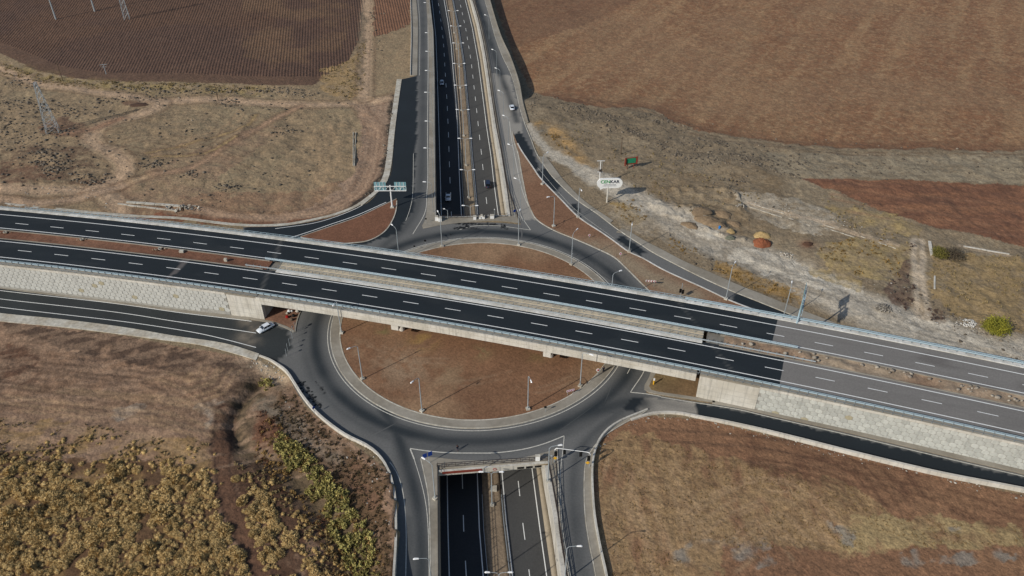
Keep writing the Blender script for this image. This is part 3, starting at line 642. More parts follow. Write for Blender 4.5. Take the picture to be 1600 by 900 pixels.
# hex panel retaining walls
def hexwall(label, x0, x1, xpan0, xpan1, mname, o=-10.75, pw=1.62, rh=1.16, base=-1.6):
    t = thing('retaining_wall', label, 'retaining wall', (0, 0, 0))
    part(MB().band(seg(x0, x1, 1.), o+.12, -9.4, base, DZ-.45, False), 'backing_wall', 'joint', t)
    part(MB().band(seg(x0, x1, 1.), o-.06, -9.7, DZ-.62, DZ+.02, False), 'coping', 'fascia', t)
    k = .34; g = .02
    hexp = [(-pw/2+g, rh*.28), (-.18*pw, rh*.525), (.18*pw, rh*.525), (pw/2-g, rh*.28), (pw/2-g, -rh*.28), (.18*pw, -rh*.525), (-.18*pw, -rh*.525), (-pw/2+g, -rh*.28)]
    hexp = [(x*.98, z*.975) for x, z in hexp]
    def mk(pts, nm, mm):
        n = len(pts); v = [(x, 0, z) for x, z in pts]+[(x*.94, -.09, z*.93) for x, z in pts]
        return MB().add(v, [tuple(range(n, 2*n))]+[(i, (i+1) % n, n+(i+1) % n, n+i) for i in range(n)]).mesh(nm)
    me = mk(hexp, 'wall_panel', mname); me.materials.append(M[mname]); me2 = me.copy(); me2.materials[0] = M['stained']
    cut = lambda lo, hi: [(x, min(max(z, lo), hi)) for x, z in hexp]
    p = seg(x0-2, x1+2, 1.); pa = arclen(p); ntot = 0
    sA = float(np.interp(xpan0, p[:, 0], pa)); sB = float(np.interp(xpan1, p[:, 0], pa)); rows = 6; top = DZ-.72
    for r in range(rows):
        zc = top-rh*.5-r*rh
        s_ = sA+(pw/2 if r % 2 else 0)
        while s_ < sB and ntot < 298:
            c = at_len(p, s_); x = c[0]; a_ = frame_at(x); nv = np.array([-math.sin(a_), math.cos(a_)]); q = np.array([x, mcy(x)])+nv*(o+.12)
            st = random.random() < .012
            ob = bpy.data.objects.new('wall_panel', me2 if st else me); COL.objects.link(ob); ob.parent = t
            ob.location = (q[0], q[1]+random.uniform(-.012, .012), zc); ob.rotation_euler = (0, 0, a_)
            if st: ob['label'] = 'stained brownish wall panel'
            s_ += pw; ntot += 1
    return t
hexwall('hexagon panel retaining wall with mixed grey stones beside the black eastern side road', XR+13, 240, XR+13.6, XR+13.6+77, 'panel')
hexwall('pale uniform hexagon panel retaining wall above the three-line western side road', -240, XL-9.5, XL-10-80, XL-10.2, 'panel2', base=-3)
part(MB().band(MWR, 16.3, 16.6, -2, DZ-.2, False), 'north_retaining_wall', 'darkconc', None)
o = bpy.data.objects['north_retaining_wall']; tag(o, 'plain grey concrete wall holding the north side of the motorway embankment', 'retaining wall')
# guard rails
def guardrail(name, label, p, o, z, h=.85, sp=2., mrail='steel', top=True, side=1):
    t = thing(name, label, 'guard rail'); q = offs(p, o); L = arclen(q)[-1]
    part(MB().band(q, -.05, .05, z+h-.42, z+h-.1, False), 'rail_beam', mrail, t)
    if top: part(MB().band(q, -.045, .045, z+h+.1, z+h+.2, False), 'top_rail', mrail, t)
    mb = MB()
    for s_ in np.arange(.5, L, sp):
        c = at_len(q, s_); mb.box((c[0], c[1]+.1*side, z+h/2), (.12, .16, h+.3))
    part(mb, 'posts', 'rail', t, 'stuff'); return t
guardrail('guard_rail', 'grey guard rail along the north edge of the far carriageway, left of the gantry', seg(-240, 40), 16.15, DZ+.15, h=.7, mrail='rail', top=False)
guardrail('guard_rail', 'light blue guard rail along the far motorway edge above the quarry track', seg(40, 240), 15.9, DZ+.2, mrail='bluesteel', h=1.0)
guardrail('guard_rail', 'guard rail along the south edge of the near motorway carriageway above the panel walls', MWR, -9.65, DZ+.05, h=.75, side=-1, mrail='bluesteel')
pm = seg(XL-6, XR+22); guardrail('guard_rail', 'blue grey guard rail on the median side of the far carriageway on the bridge', pm, 5.1, DZ+.1, h=.8, mrail='bluesteel')
pm2 = seg(XL-10, XR+26); guardrail('guard_rail', 'guard rail on the median side of the near carriageway on the bridge', pm2, 1.35, DZ+.1, h=.7, top=False)
def railing(name, label, p, z, m='darksteel', h=1.1, sp=2.2, lv=True, r=.045, rails=(1., .55, .12)):
    t = thing(name, label, 'railing'); L = arclen(p)[-1]; mb = MB()
    for k, f in enumerate(rails): part(MB().band(p, -r, r, z+h*f-.06, z+h*f, lv), 'rail', m, t)
    for s_ in np.arange(0, L, sp):
        c = at_len(p, s_); mb.box((c[0], c[1], z+h/2), (.09, .09, h))
    part(mb, 'posts', m, t, 'stuff'); return t
railing('railing', 'thin outer handrail on the north lip of the motorway bridge', offs(seg(XL-60, XR+130), 16.85) if 0 else offs(seg(-150, 150), 16.75), DZ-.1, 'bluesteel', 1.0, 2., False)
railing('railing', 'thin handrail along the inner edge of the north bridge deck', offs(pb, 4.1), DZ, 'rail', .9, 2.0, False, r=.03, rails=(1., .1))
railing('railing', 'thin handrail along the inner edge of the south bridge deck', offs(pb, 2.4), DZ, 'rail', .9, 2.0, False, r=.03, rails=(1., .1))
railing('railing', 'thin outer handrail on the sunlit south lip of the motorway bridge', offs(seg(-150, 150), -10.7), DZ, 'rail', .6, 2., False, r=.03, rails=(1.,))
# ================================================================ SUNKEN ROAD
def ribbon(name, fa, fb, dz, m, y0=50, y1=498, step=1., colf=None, nx=2, th=None, kind='structure', parent=None):
    ys = np.arange(y0, y1, step); n = len(ys); V = []
    for k in range(nx):
        t = k/(nx-1); V.append(np.c_[fa(ys)*(1-t)+fb(ys)*t, ys, zt(ys)+dz])
    if th:
        V.insert(0, V[0]-[0, 0, th]); V.append(V[-1]-[0, 0, th])
    K = len(V); V = np.concatenate(V)
    F = np.array([(j*n+i, (j+1)*n+i, (j+1)*n+i+1, j*n+i+1) for j in range(K-1) for i in range(n-1)])
    return link(name, npmesh(name, V, F, colf(V[:, 0], V[:, 1]) if colf else None), m, parent, kind if parent is None else None)
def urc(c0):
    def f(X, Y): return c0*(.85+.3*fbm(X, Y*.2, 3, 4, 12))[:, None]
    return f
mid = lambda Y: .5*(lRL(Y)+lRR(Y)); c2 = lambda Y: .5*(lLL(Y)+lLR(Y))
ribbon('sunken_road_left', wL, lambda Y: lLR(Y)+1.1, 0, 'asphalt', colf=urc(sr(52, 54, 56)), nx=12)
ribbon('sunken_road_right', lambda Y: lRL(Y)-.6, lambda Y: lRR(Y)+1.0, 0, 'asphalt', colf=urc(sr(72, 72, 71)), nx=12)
def medc(X, Y): return soilcol(sr(122, 104, 86), sr(132, 114, 94), 3, 90)(X, Y)
ribbon('sunken_median_soil', lambda Y: lLR(Y)+1.0, lambda Y: lRL(Y)-.7, .12, 'soil', colf=medc, nx=8, th=.2)
ribbon('sunken_walkway', lambda Y: lRR(Y)+1.0, lambda Y: wR(Y)+.1, .22, mat('walkway_concrete', sr(156, 144, 124), .9, .12, 1.), nx=2, th=.3)
mb = MB()
def yl(f, y0=50, y1=498, o=0): ys = np.arange(y0, y1, 1.); return np.stack([f(ys)+o, ys], 1)
ZTf = lambda X, Y: zt(Y)
for f in (lLL, lLR, lRL, lRR): mb.flat(yl(f), -.1, .1, .012, ZTf)
for f, ph in ((mid, G(772, 800)[1]), (c2, 3.)):
    p = yl(f); dashes(mb, p, 0, .17, 4.2, 7.1, 6.+(0 if f is mid else 2.), .012, ZTf)
mb.build('sunken_road_marking', 'paint', None, 'structure')
def twall(name, label, f, o1, o2, m, cop):
    t = thing(name, label, 'retaining wall')
    part(MB().band(yl(f), o1, o2, -10.5, -.2, False), 'wall_body', m, t)
    for p in (yl(f, 50, SPY), yl(f, NPY, 498)):
        part(MB().band(p, min(o1, -.05), o2+.05 if o2 > 0 else o2-.05, -.2, .3, False), 'coping', cop, t)
    return t
# normals of a line running +Y point to -X
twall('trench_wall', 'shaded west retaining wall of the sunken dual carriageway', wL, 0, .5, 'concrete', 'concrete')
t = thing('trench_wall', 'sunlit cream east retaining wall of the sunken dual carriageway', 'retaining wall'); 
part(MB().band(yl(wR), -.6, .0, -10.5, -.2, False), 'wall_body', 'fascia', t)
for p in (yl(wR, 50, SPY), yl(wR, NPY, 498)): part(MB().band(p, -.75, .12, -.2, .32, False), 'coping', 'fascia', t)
# roof slab and portals
tn = thing('underpass_portal', 'concrete portal and roof slab where the sunken road dives under the roundabout', 'underpass')
ys = np.array([SPY, NPY]); sA = G(684, 737); sB = G(856, 723); nA = G(680, 340); nB = G(794, 337.5)
part(MB().prism([sA, sB, nB, nA], -1.3, -.15), 'roof_slab', 'concrete', tn)
def beam(a, b, m, w, z0, z1, name, parent, label=None):
    a = np.array(a); b = np.array(b); d = b-a; L = np.hypot(*d); c = (a+b)/2
    return part(MB().box((c[0], c[1], (z0+z1)/2), (L, w, z1-z0), math.atan2(d[1], d[0])), name, m, parent, label=label)
sA2 = np.array(sA); sB2 = np.array(sB)
beam(sA2, sB2, 'fascia', .5, -1.1, .25, 'portal_beam', tn)
dv = (sB2-sA2); beam(sA2+dv*.04+[0, -.3], sA2+dv*.4+[0, -.3], 'redboard', .1, -.55, .12, 'banner', tn, 'red banner on the left part of the portal beam')
for k in (.44, .56, .68): beam(sA2+dv*(k)+[0, -.28], sA2+dv*(k+.004)+[0, -.28], 'joint', .05, -1.05, .2, 'joint_strip', tn)
rr_ = sA2+dv*.515
rg = MB(); 
for s_ in range(10):
    a0, a1 = 2*math.pi*s_/10, 2*math.pi*(s_+1)/10
    rg.tube((rr_[0]+.38*math.cos(a0), rr_[1]-.3, -.4+.3*math.sin(a0)), (rr_[0]+.38*math.cos(a1), rr_[1]-.3, -.4+.3*math.sin(a1)), .06)
part(rg, 'round_emblem', 'red', tn)
for k in (.72, .8, .88): beam(sA2+dv*k+[0, -.3], sA2+dv*(k+.06)+[0, -.3], 'black', .1, -.9, -.35, 'dark_opening', tn)
beam(nA, nB, 'fascia', .5, -1.1, .25, 'portal_beam', tn)
railing('railing', 'brown railing above the south underpass portal', smooth([G(683, 731), G(857, 719.5)]), .15, 'darksteel', 1.2, 2.0, r=.06)
railing('railing', 'brown railing above the north underpass portal', smooth([G(681, 342), G(794, 339)]), .15, 'darksteel', 1.1, 2.0, r=.05)
railing('railing', 'dark railing on the west wall of the southern sunken road', yl(wL, 60, SPY, -.1), .3, 'darksteel', 1.0, 2.2, False)
railing('railing', 'dark railing on the east wall of the southern sunken road', yl(wR, 60, SPY, .9), .15, 'darksteel', 1.2, 2.2, False, r=.07)
railing('railing', 'dark railing on the east wall of the northern sunken road', yl(wR, NPY, 470, .9), .15, 'darksteel', 1.2, 2.2, False, r=.07)
railing('railing', 'second railing between the eastern frontage road and the trench', offs(ne_left, -.35), .1, 'darksteel', 1.1, 2.2)
railing('railing', 'low steel railing on the west wall of the northern sunken road', yl(wL, NPY, 470, -.15), .3, 'steel', .6, 3.0, False, rails=(1.,))
railing('railing', 'long dark handrail beside the south eastern slip road', offs(sle_l, -.5)[3:], .15, 'darksteel', 1.1, 2.2)
# median guard rails in the sunken road
for f, o, lab in ((lLR, .9, 'guard rail on the left of the brown median of the sunken road'), (lRL, -.6, 'guard rail on the right of the brown median of the sunken road')):
    t = thing('guard_rail', lab, 'guard rail')
    for y0, y1 in ((60, SPY-2), (NPY+2, 470)):
        p = yl(f, y0, y1, o); part(MB().band(p, -.05, .05, .45, .75, zf=ZTf), 'rail_beam', 'steel', t)
        mb = MB(); ys_ = np.arange(y0, y1, 4.)
        for y in ys_: mb.box((f(y)+o, y, float(zt(y))+.4), (.1, .1, .8))
        part(mb, 'posts', 'steel', t, 'stuff')
# boundary walls
def kwall(label, p, w, h, m='fascia', name='boundary_wall', z0=-1.5):
    t = thing(name, label, 'wall'); part(MB().band(p, -w/2, w/2, z0, h), 'wall_body', m, t); return t
nw = len(wallw); ht = np.interp(arclen(wallw), [0, 10, 60, 75, arclen(wallw)[-1]], [.25, .8, 1.0, 1.6, 2.8])
kwall('pale curving parapet wall around the south west side of the roundabout', wallw, .45, ht)
hs = np.interp(arclen(sle_wall), [0, 12, 200], [.35, .9, .9]); kwall('pale wall along the east side of the south eastern slip road', sle_wall, .4, hs, z0=-.5)
hs = np.interp(arclen(se_s), [0, 15, 40, 200], [.35, .6, 1.0, 1.5]); kwall('cream boundary wall along the south of the black eastern side road', offs(se_s, -.3), .55, hs, z0=-.5)
kwall('tall retaining wall dropping from the north eastern pavement to the field', offs(ne_pe, -.2), .4, .5, 'concrete', z0=-8)
kwall('low wall west of the north western pavement', S([(641.7, -25), (641.7, 0), (642.7, 53), (641.3, 118)]), .3, .6, z0=-.5)
# ================================================================ TERRAIN
gx = np.concatenate([-np.geomspace(4000, 296, 26), np.arange(-290, 290.1, .52), np.geomspace(296, 4000, 26)])
yy = [70.]; 
while yy[-1] < 450: yy.append(yy[-1]+.34+.0011*(yy[-1]-70))
gy = np.concatenate([[-2500, -1000, -400, -150, -40, 20, 50, 62], yy, np.geomspace(455, 6000, 28)])
X, Y = np.meshgrid(gx, gy); Xf = X.ravel(); Yf = Y.ravel(); nX, nY = len(gx), len(gy)
# road distance raster
rx = np.arange(-300, 301, 1.); ry = np.arange(40, 500, 1.); RX, RY = np.meshgrid(rx, ry)
paved = np.zeros(RX.shape, bool)
for q in (ringout, nw_poly, ne_poly, sw_poly, slw_poly, sle_poly, se_poly, nwpv, spave, npave, swp, nei, closed(sl_o, sl_i), closed(ne_right, offs(ne_right, -6.) if 0 else ne_right), closed(sle_r, sle_wall)): paved |= inpoly(RX, RY, q)
for l in ([(757, -25), (765.7, 0), (797, 80), (817, 160), (825, 190)], [(845, 240), (900, 305), (955, 345)], [(965, 358), (1060, 410), (1300, 510)]): paved |= dline(RX, RY, S(l), 6) < 2.2
paved |= (RX > wL(RY)-1) & (RX < wR(RY)+1)
offm = RY-mcy(RX); paved |= (offm > -12.5) & (offm < 18)
dist = np.full(RX.shape, 14.); cur = paved.copy(); dist[cur] = 0
for k in range(1, 14):
    nb = cur.copy(); nb[1:] |= cur[:-1]; nb[:-1] |= cur[1:]; nb[:, 1:] |= cur[:, :-1]; nb[:, :-1] |= cur[:, 1:]
    dist[nb & ~cur] = k; cur = nb
def rd(X, Y):
    i = np.clip((Y-ry[0]), 0, len(ry)-1.001); j = np.clip((X-rx[0]), 0, len(rx)-1.001); a = i.astype(int); b = j.astype(int); u = i-a; v = j-b
    return (dist[a, b]*(1-v)+dist[a, b+1]*v)*(1-u)+(dist[a+1, b]*(1-v)+dist[a+1, b+1]*v)*u
neE = ne_pe[np.argsort(ne_pe[:, 1])]
ditch = S([(448, 590), (425, 588), (405, 597), (385, 620), (368, 645), (366, 668), (372, 690), (395, 705), (440, 722), (475, 760), (520, 820), (555, 880), (570, 940)])
ditch2 = S([(372, 690), (362, 655), (383, 618), (402, 596)])
rough_p = [pxpoly(l) for l in ([(0, 95), (140, 128), (420, 135), (500, 140), (600, 150), (600, 260), (560, 320), (420, 350), (0, 318)], [(825, 130), (1010, 170), (1150, 215), (1600, 235), (1600, 560), (1350, 500), (1150, 440), (960, 340), (850, 240), (820, 180)])]
SPOIL = pxpoly([(1010, 300), (1080, 290), (1150, 300), (1175, 345), (1165, 378), (1130, 372), (1070, 352), (1020, 330)])
def hz(X, Y, fine=True):
    d = rd(X, Y); k = ss(1.2, 9, d); z = LV(X, Y)*(1-ss(3, 25, -(Y-mcy(X)+14))*.0)
    z = z-.06+k*((fbm(X, Y, 38, 3, 21)-.5)*1.6)
    E = np.interp(Y, neE[:, 1], neE[:, 0]); g_ = np.clip(X-E, 0, 90); t_ = np.clip((Y-(302-g_*.9))/(16+g_*2.2), 0, 1); z = z-4.7*t_*t_*(3-2*t_)*(X > E+.3)
    rg = np.zeros(X.shape)
    if fine:
        for q in rough_p: rg[inpoly(X, Y, q)] = 1
        z = z+k*rg*(fbm(X, Y, 6, 4, 23)-.5)*1.3
        z = z+k*(fbm(X, Y, 2.2, 3, 25)-.5)*.35
    sq = np.zeros(X.shape); sq[inpoly(X, Y, SPOIL)] = 1; z = z+sq*k*np.clip(fbm(X, Y, 5, 4, 29)-.42, 0, 1)*3.4
    sw_ = (X < -45)*ss(112, 120, Y)*(Y < mcy(X)-16); z = z+sw_*k*(fbm(X*.5+Y*.2, Y-.25*X, 3.2, 3, 33)-.5)*.9
    dd = dline(X, Y, ditch, 14); z = z-1.1*np.exp(-(dd/3.0)**2)*ss(0, 3, d)
    dd = dline(X, Y, ditch2, 8); z = z-1.0*np.exp(-(dd/1.3)**2)*ss(0, 3, d)
    # wall-side bank rising beside the south western slip road
    dw = dline(X, Y, wallw[-46:], 9); z = z+1.5*np.exp(-(dw/4.5)**2)*(X < -10)*ss(126, 105, Y)*(rd(X, Y) > .6)
    return z
Z = hz(Xf, Yf)
def pz(l): return np.array([G(a, b) for a, b in l])
def lerp(c, k, col): return c+(col-c)*k[:, None]
def albedo(X, Y):
    N1 = fbm(X, Y, 14, 5, 1); N2 = fbm(X, Y, 4, 4, 2); N3 = fbm(X, Y, 1.6, 3, 3); N4 = fbm(X, Y, 45, 3, 4); N6 = fbm(X, Y, 1.1, 2, 6)
    wx = X+(N2-.5)*5+(N3-.5)*2; wy = Y+(fbm(X, Y, 4, 4, 7)-.5)*5+(fbm(X, Y, 1.6, 3, 8)-.5)*2
    c = np.tile(sr(118, 105, 84), (len(X), 1)); plough = np.zeros(len(X))
    up = lambda l, *a: inpoly(wx, wy, pz(l))
    def blob(l, col, lo=.35, hi=.6, nz=N2, a=1.):
        nz = nz*.62+N6*.38; m = (lo+hi)/2; w = (hi-lo)*.9; lo, hi = m-w, m+w; a = a*.8
        k = up(l).astype(float)*ss(lo, hi, nz)*a; return lerp(c, k, sr(*col))
    # --- NW quadrant
    nwq = [(-400, -40), (655, -40), (655, 120), (615, 150), (600, 270), (540, 330), (420, 352), (-400, 300)]
    k = up(nwq); c[k] = sr(134, 116, 92)
    c = blob(nwq, (102, 90, 72), .45, .65, N2, .8); c = blob(nwq, (134, 122, 98), .5, .7, N1, .7)
    field = [(-400, 40), (-60, 60), (0, 84), (60, 112), (120, 123), (200, 129), (300, 128), (420, 133), (490, 132), (520, 110), (545, 92), (562, 60), (570, 0), (575, -60), (-400, -60)]
    k = inpoly(X+(N3-.5)*1.5, Y+(N2-.5)*3, pz(field)); c[k] = sr(76, 57, 48); plough[k] = 1
    c = lerp(c, k*ss(.52, .7, N1)*.3, sr(88, 68, 56)); c = lerp(c, k*ss(.5, .6, N4)*.6, sr(84, 62, 48))
    kk = inpoly(wx, wy, pz([(380, 0), (560, 0), (520, 110), (430, 132), (380, 100)])); c = lerp(c, kk*k*ss(.35, .65, N1)*.55, sr(98, 76, 56))
    k2 = k & (dline(X, Y, pz([(-60, 62), (0, 86), (60, 113), (120, 124), (200, 129), (300, 129), (420, 134), (490, 132)]), 14) < 9); plough[k2] = 0; c = lerp(c, k2*.6, sr(98, 76, 62))
    k = up([(583, -60), (646, -60), (641, 38), (610, 50), (583, 58)]); c[k] = sr(106, 76, 58); plough[k] = 1
    c = lerp(c, np.exp(-(dline(wx, wy, pz([(-50, 95), (0, 103), (60, 120), (130, 132), (210, 137), (300, 138), (400, 142)]), 14)/5.)**2)*ss(.4, .6, N2)*.8, sr(134, 118, 76))
    c = blob([(500, 108), (545, 95), (575, 60), (572, 140), (545, 155), (505, 140)], (144, 120, 82), .35, .55)
    c = blob([(0, 230), (60, 225), (140, 235), (170, 290), (90, 285), (0, 290)], (84, 64, 52), .4, .6)
    for l in ([(0, 250), (60, 262), (100, 280), (0, 290)], [(95, 180), (135, 200), (150, 225), (110, 215), (60, 210), (60, 200)], [(210, 150), (230, 162), (215, 168), (190, 165)]): c = blob(l, (104, 78, 62), .25, .5)
    c = blob([(170, 300), (250, 260), (420, 190), (440, 205), (330, 290), (300, 335), (190, 335)], (128, 105, 86), .35, .6)
    c = blob([(190, 330), (330, 300), (450, 300), (560, 280), (600, 240), (590, 300), (520, 340), (430, 352), (190, 338)], (124, 98, 78), .25, .5)
    c = lerp(c, up([(200, 331), (300, 334), (430, 344), (500, 338), (500, 345), (430, 352), (200, 343)])*.8, sr(108, 66, 46))
    k = up([(560, 160), (612, 150), (606, 230), (590, 280), (545, 325), (430, 350), (400, 342), (500, 318), (545, 280), (565, 220)]); c = lerp(c, k*.9, sr(140, 118, 101))
    for l, w, col in (([(-60, 90), (0, 108), (60, 131), (130, 141), (220, 155), (250, 158), (330, 155), (400, 159), (480, 163), (560, 161), (610, 152)], 3.4, (152, 130, 108)), ([(575, -40), (573, 50), (571, 110), (569, 152)], 3.4, (152, 130, 108)),
        ([(250, 160), (242, 170), (220, 180), (185, 188), (155, 200), (142, 213), (150, 228), (175, 240), (190, 252), (195, 266), (180, 282), (150, 295), (60, 298), (-60, 295)], 4.2, (152, 130, 108)), ([(150, 296), (175, 310), (188, 330)], 4.2, (152, 130, 108)), ([(185, 292), (215, 280), (240, 272)], 2.2, (160, 136, 108)), ([(240, 272), (300, 262), (360, 225), (420, 190), (470, 165)], 1.6, (142, 116, 94)), ([(0, 312), (60, 318), (120, 310), (190, 290)], 2.4, (146, 124, 104)), ([(100, 210), (140, 205), (190, 186)], 2.2, (128, 100, 80)), ([(560, 165), (590, 210), (575, 280), (520, 325), (400, 340), (300, 325)], 2.6, (144, 120, 100)),
        ([(230, 240), (300, 225), (380, 200), (400, 180)], .9, (140, 120, 84)), ([(240, 246), (320, 240), (370, 215)], .9, (140, 120, 84))):
        d = dline(X, Y, smooth(pz(l), 3), 12)+(N2-.5)*1.5; k = 1-ss(w*.3, w*1.15, d); c = lerp(c, np.exp(-((d-w*1.1)/.8)**2)*.45, sr(98, 76, 60)); c = lerp(c, k*.95, sr(*col)*1.12)
        k = np.exp(-((d-w*.45)/.35)**2)*.35; c = lerp(c, k, sr(96, 74, 60))
    c = lerp(c, np.exp(-(dline(wx, wy, pz([(617, 150), (612, 190), (606, 240), (597, 278), (575, 305), (550, 322)]), 8)/1.3)**2), sr(52, 46, 42))
    c = lerp(c, np.exp(-(dline(wx, wy, pz([(567, 20), (564, 80), (562, 130)]), 8)/1.5)**2)*.6, sr(82, 76, 66))
    # --- NE quadrant
    neq = [(760, -60), (2200, -60), (2200, 640), (1620, 580), (1300, 525), (1180, 480), (960, 370), (850, 250), (820, 170)]
    k = up(neq); c[k] = sr(120, 107, 88); c = blob(neq, (104, 92, 74), .45, .65, N2, .8); c = blob(neq, (136, 126, 108), .5, .68, N1, .7)
    field = [(762, -60), (775, 0), (790, 40), (805, 80), (828, 122), (850, 142), (880, 156), (940, 165), (985, 163), (1020, 166), (1050, 188), (1080, 200), (1150, 212), (1230, 222), (1300, 227), (1450, 231), (1600, 236), (2200, 260), (2200, -60)]
    sd = np.array(G(1290, 0))-np.array(G(1200, 110)); sd = sd/np.hypot(*sd); al = X*sd[0]+Y*sd[1]; ac = -X*sd[1]+Y*sd[0]; st = fbm(ac, al*.09, 5, 4, 71)*.75+.25*fbm(X, Y, 1.3, 2, 72); st2 = fbm(X, Y, 3, 4, 73)
    k = inpoly(X+(N3-.5)*1.5, Y+(N2-.5)*5, pz(field)); c[k] = sr(120, 87, 62); c = lerp(c, k*ss(.35, .75, st)*.7, sr(140, 112, 82)); c = lerp(c, k*ss(.55, .62, fbm(X, Y, 1.3, 2, 74))*.35, sr(150, 128, 98)); c = lerp(c, k*ss(.5, .75, st2)*.35, sr(88, 62, 46)); c = lerp(c, k*ss(.45, .7, N4)*.35, sr(128, 104, 80))
    kk = k & inpoly(wx, wy, pz([(760, -40), (1050, -40), (900, 30), (800, 60)])); c = lerp(c, kk*.5, sr(98, 70, 54))
    d = dline(X, Y, smooth(pz(field[5:17]), 4), 14)+(N2-.5)*4; c = lerp(c, k*np.exp(-(d/6)**2)*.7, sr(100, 72, 54))
    field2 = [(1250, 279), (1290, 279), (1400, 281), (1600, 287), (2200, 320), (2200, 430), (1600, 383), (1520, 366), (1440, 350), (1370, 327), (1310, 300)]
    k = inpoly(X+(N3-.5)*1.5, Y+(N2-.5)*2, pz(field2)); c[k] = sr(106, 73, 55); c = lerp(c, k*ss(.4, .7, fbm(X*.15, Y, 4, 3, 75))*.5, sr(130, 92, 66))
    c = blob([(1180, 236), (1600, 242), (1600, 284), (1260, 277), (1200, 262)], (130, 121, 104), .3, .5); 
    c = blob([(830, 140), (900, 160), (1000, 175), (1080, 205), (1200, 240), (1220, 270), (1100, 250), (950, 200), (860, 190)], (96, 86, 72), .42, .6)
    c = lerp(c, np.exp(-(dline(wx, wy, smooth(pz([(845, 195), (870, 205), (895, 235), (915, 262)])), 9)/3)**2)*ss(.3, .6, N2), sr(148, 120, 78))
    c = blob([(985, 300), (1140, 250), (1230, 280), (1200, 360), (1100, 380), (1020, 330)], (112, 96, 74), .4, .6)
    c = blob([(955, 318), (1000, 320), (1012, 345), (985, 352), (960, 340)], (134, 112, 62), .3, .5)
    road = smooth(pz([(826, 195), (846, 225), (880, 250), (925, 275), (965, 300), (1010, 322), (1060, 350), (1130, 385), (1200, 408), (1280, 450), (1340, 478), (1420, 510), (1520, 540), (1650, 565)]), 3)
    wr = np.interp(X, [15, 30, 60, 90, 130], [2.4, 5., 7.5, 8., 8.]); d = dline(X, Y, road, 14)+(N2-.5)*5; c = lerp(c, (1-ss(wr*.5, wr*1.35, d))*.95, sr(158, 153, 144))
    c = blob([(950, 320), (1100, 350), (1250, 410), (1300, 470), (1100, 400), (960, 350)], (132, 124, 112), .3, .55)
    for l in ([(1150, 385), (1230, 400), (1300, 430), (1350, 450), (1340, 465), (1280, 450), (1200, 425), (1140, 400)], [(1400, 490), (1460, 500), (1500, 505), (1480, 520), (1420, 515)], [(1510, 520), (1600, 540), (1600, 560), (1530, 545)], [(1280, 425), (1345, 445), (1330, 458), (1290, 450)], [(1060, 345), (1110, 355), (1150, 380), (1100, 375)]): c = blob(l, (180, 176, 167), .28, .6, N2, 1.)
    c = blob([(1140, 300), (1250, 310), (1330, 340), (1280, 370), (1180, 345)], (152, 145, 133), .3, .55, N2, 1.)
    for l in ([(1270, 390), (1340, 370), (1420, 385), (1420, 430), (1380, 440), (1300, 425)], [(1290, 320), (1400, 335), (1440, 360), (1420, 372), (1320, 345)], [(1250, 410), (1290, 420), (1350, 440), (1345, 455), (1290, 440)]): c = blob(l, (144, 126, 84), .3, .6)
    c = blob([(1450, 400), (1600, 400), (1600, 520), (1500, 500), (1460, 470)], (134, 114, 78), .25, .5)
    c = blob([(1120, 405), (1150, 415), (1260, 460), (1250, 475), (1180, 455), (1120, 425)], (142, 112, 58), .3, .55)
    c = blob([(1130, 430), (1240, 470), (1230, 482), (1140, 450)], (86, 80, 66), .3, .6, N2, .8)
    c = blob([(1385, 440), (1425, 400), (1425, 480), (1395, 480)], (88, 70, 62), .3, .5); c = blob([(1455, 480), (1480, 490), (1475, 505), (1450, 500)], (92, 74, 62), .3, .5)
    d = dline(X, Y, smooth(pz([(1434, 378), (1435, 420), (1438, 460), (1442, 492)]), 2), 8)+(N2-.5)*1.5; c = lerp(c, 1-ss(1.3, 2.6, d), sr(160, 148, 132)); c = lerp(c, np.exp(-(d/.35)**2)*.5, sr(120, 104, 80))
    for l in ([(1170, 318), (1230, 335), (1300, 350)], [(1290, 352), (1345, 368), (1400, 385)], [(1500, 384), (1575, 398)]):
        d = dline(X, Y, pz(l), 6)+(N2-.5)*.8; c = lerp(c, np.exp(-((np.abs(d)-.5)/.4)**2)*.7, sr(170, 152, 132))
    c = lerp(c, np.exp(-(np.hypot(X-G(1260, 382)[0], Y-G(1260, 382)[1])/2.2)**2)*.8, sr(90, 55, 42))
    # --- SE quadrant
    seq = [(930, 700), (960, 660), (1010, 650), (1100, 655), (1200, 680), (1600, 775), (2400, 950), (2400, 1500), (900, 1500), (935, 900), (925, 800)]
    sx = fbm(X, Y*.35, 3, 4, 81); k = inpoly(X, Y, pz(seq)); c[k] = sr(120, 89, 66); c = lerp(c, k*ss(.45, .75, sx)*.35, sr(100, 70, 52)); c = lerp(c, k*ss(.5, .7, N1)*.4, sr(128, 98, 72))
    def b2(l, col, lo, hi, nz, a):
        kk = (inpoly(wx, wy, pz(l)) & k).astype(float); return lerp(c, kk*ss(lo, hi, nz)*a, sr(*col))
    c = b2([(925, 700), (985, 670), (1080, 700), (1160, 720), (1260, 740), (1330, 760), (1400, 805), (1500, 815), (1600, 820), (1600, 850), (1480, 852), (1330, 862), (1200, 850), (1130, 862), (1100, 950), (940, 950), (928, 800)], (138, 114, 82), .22, .5, sx, .95)
    c = b2([(925, 700), (985, 670), (1080, 700), (1160, 720), (1260, 740), (1330, 760), (1400, 805), (1500, 815), (1600, 820), (1600, 850), (1480, 852), (1330, 862), (1200, 850), (1130, 862), (1100, 950), (940, 950), (928, 800)], (96, 74, 54), .5, .65, N3, .5)
    c = b2([(1330, 800), (1500, 810), (1600, 820), (1600, 848), (1450, 852), (1300, 855)], (142, 124, 88), .25, .5, N2, .9)
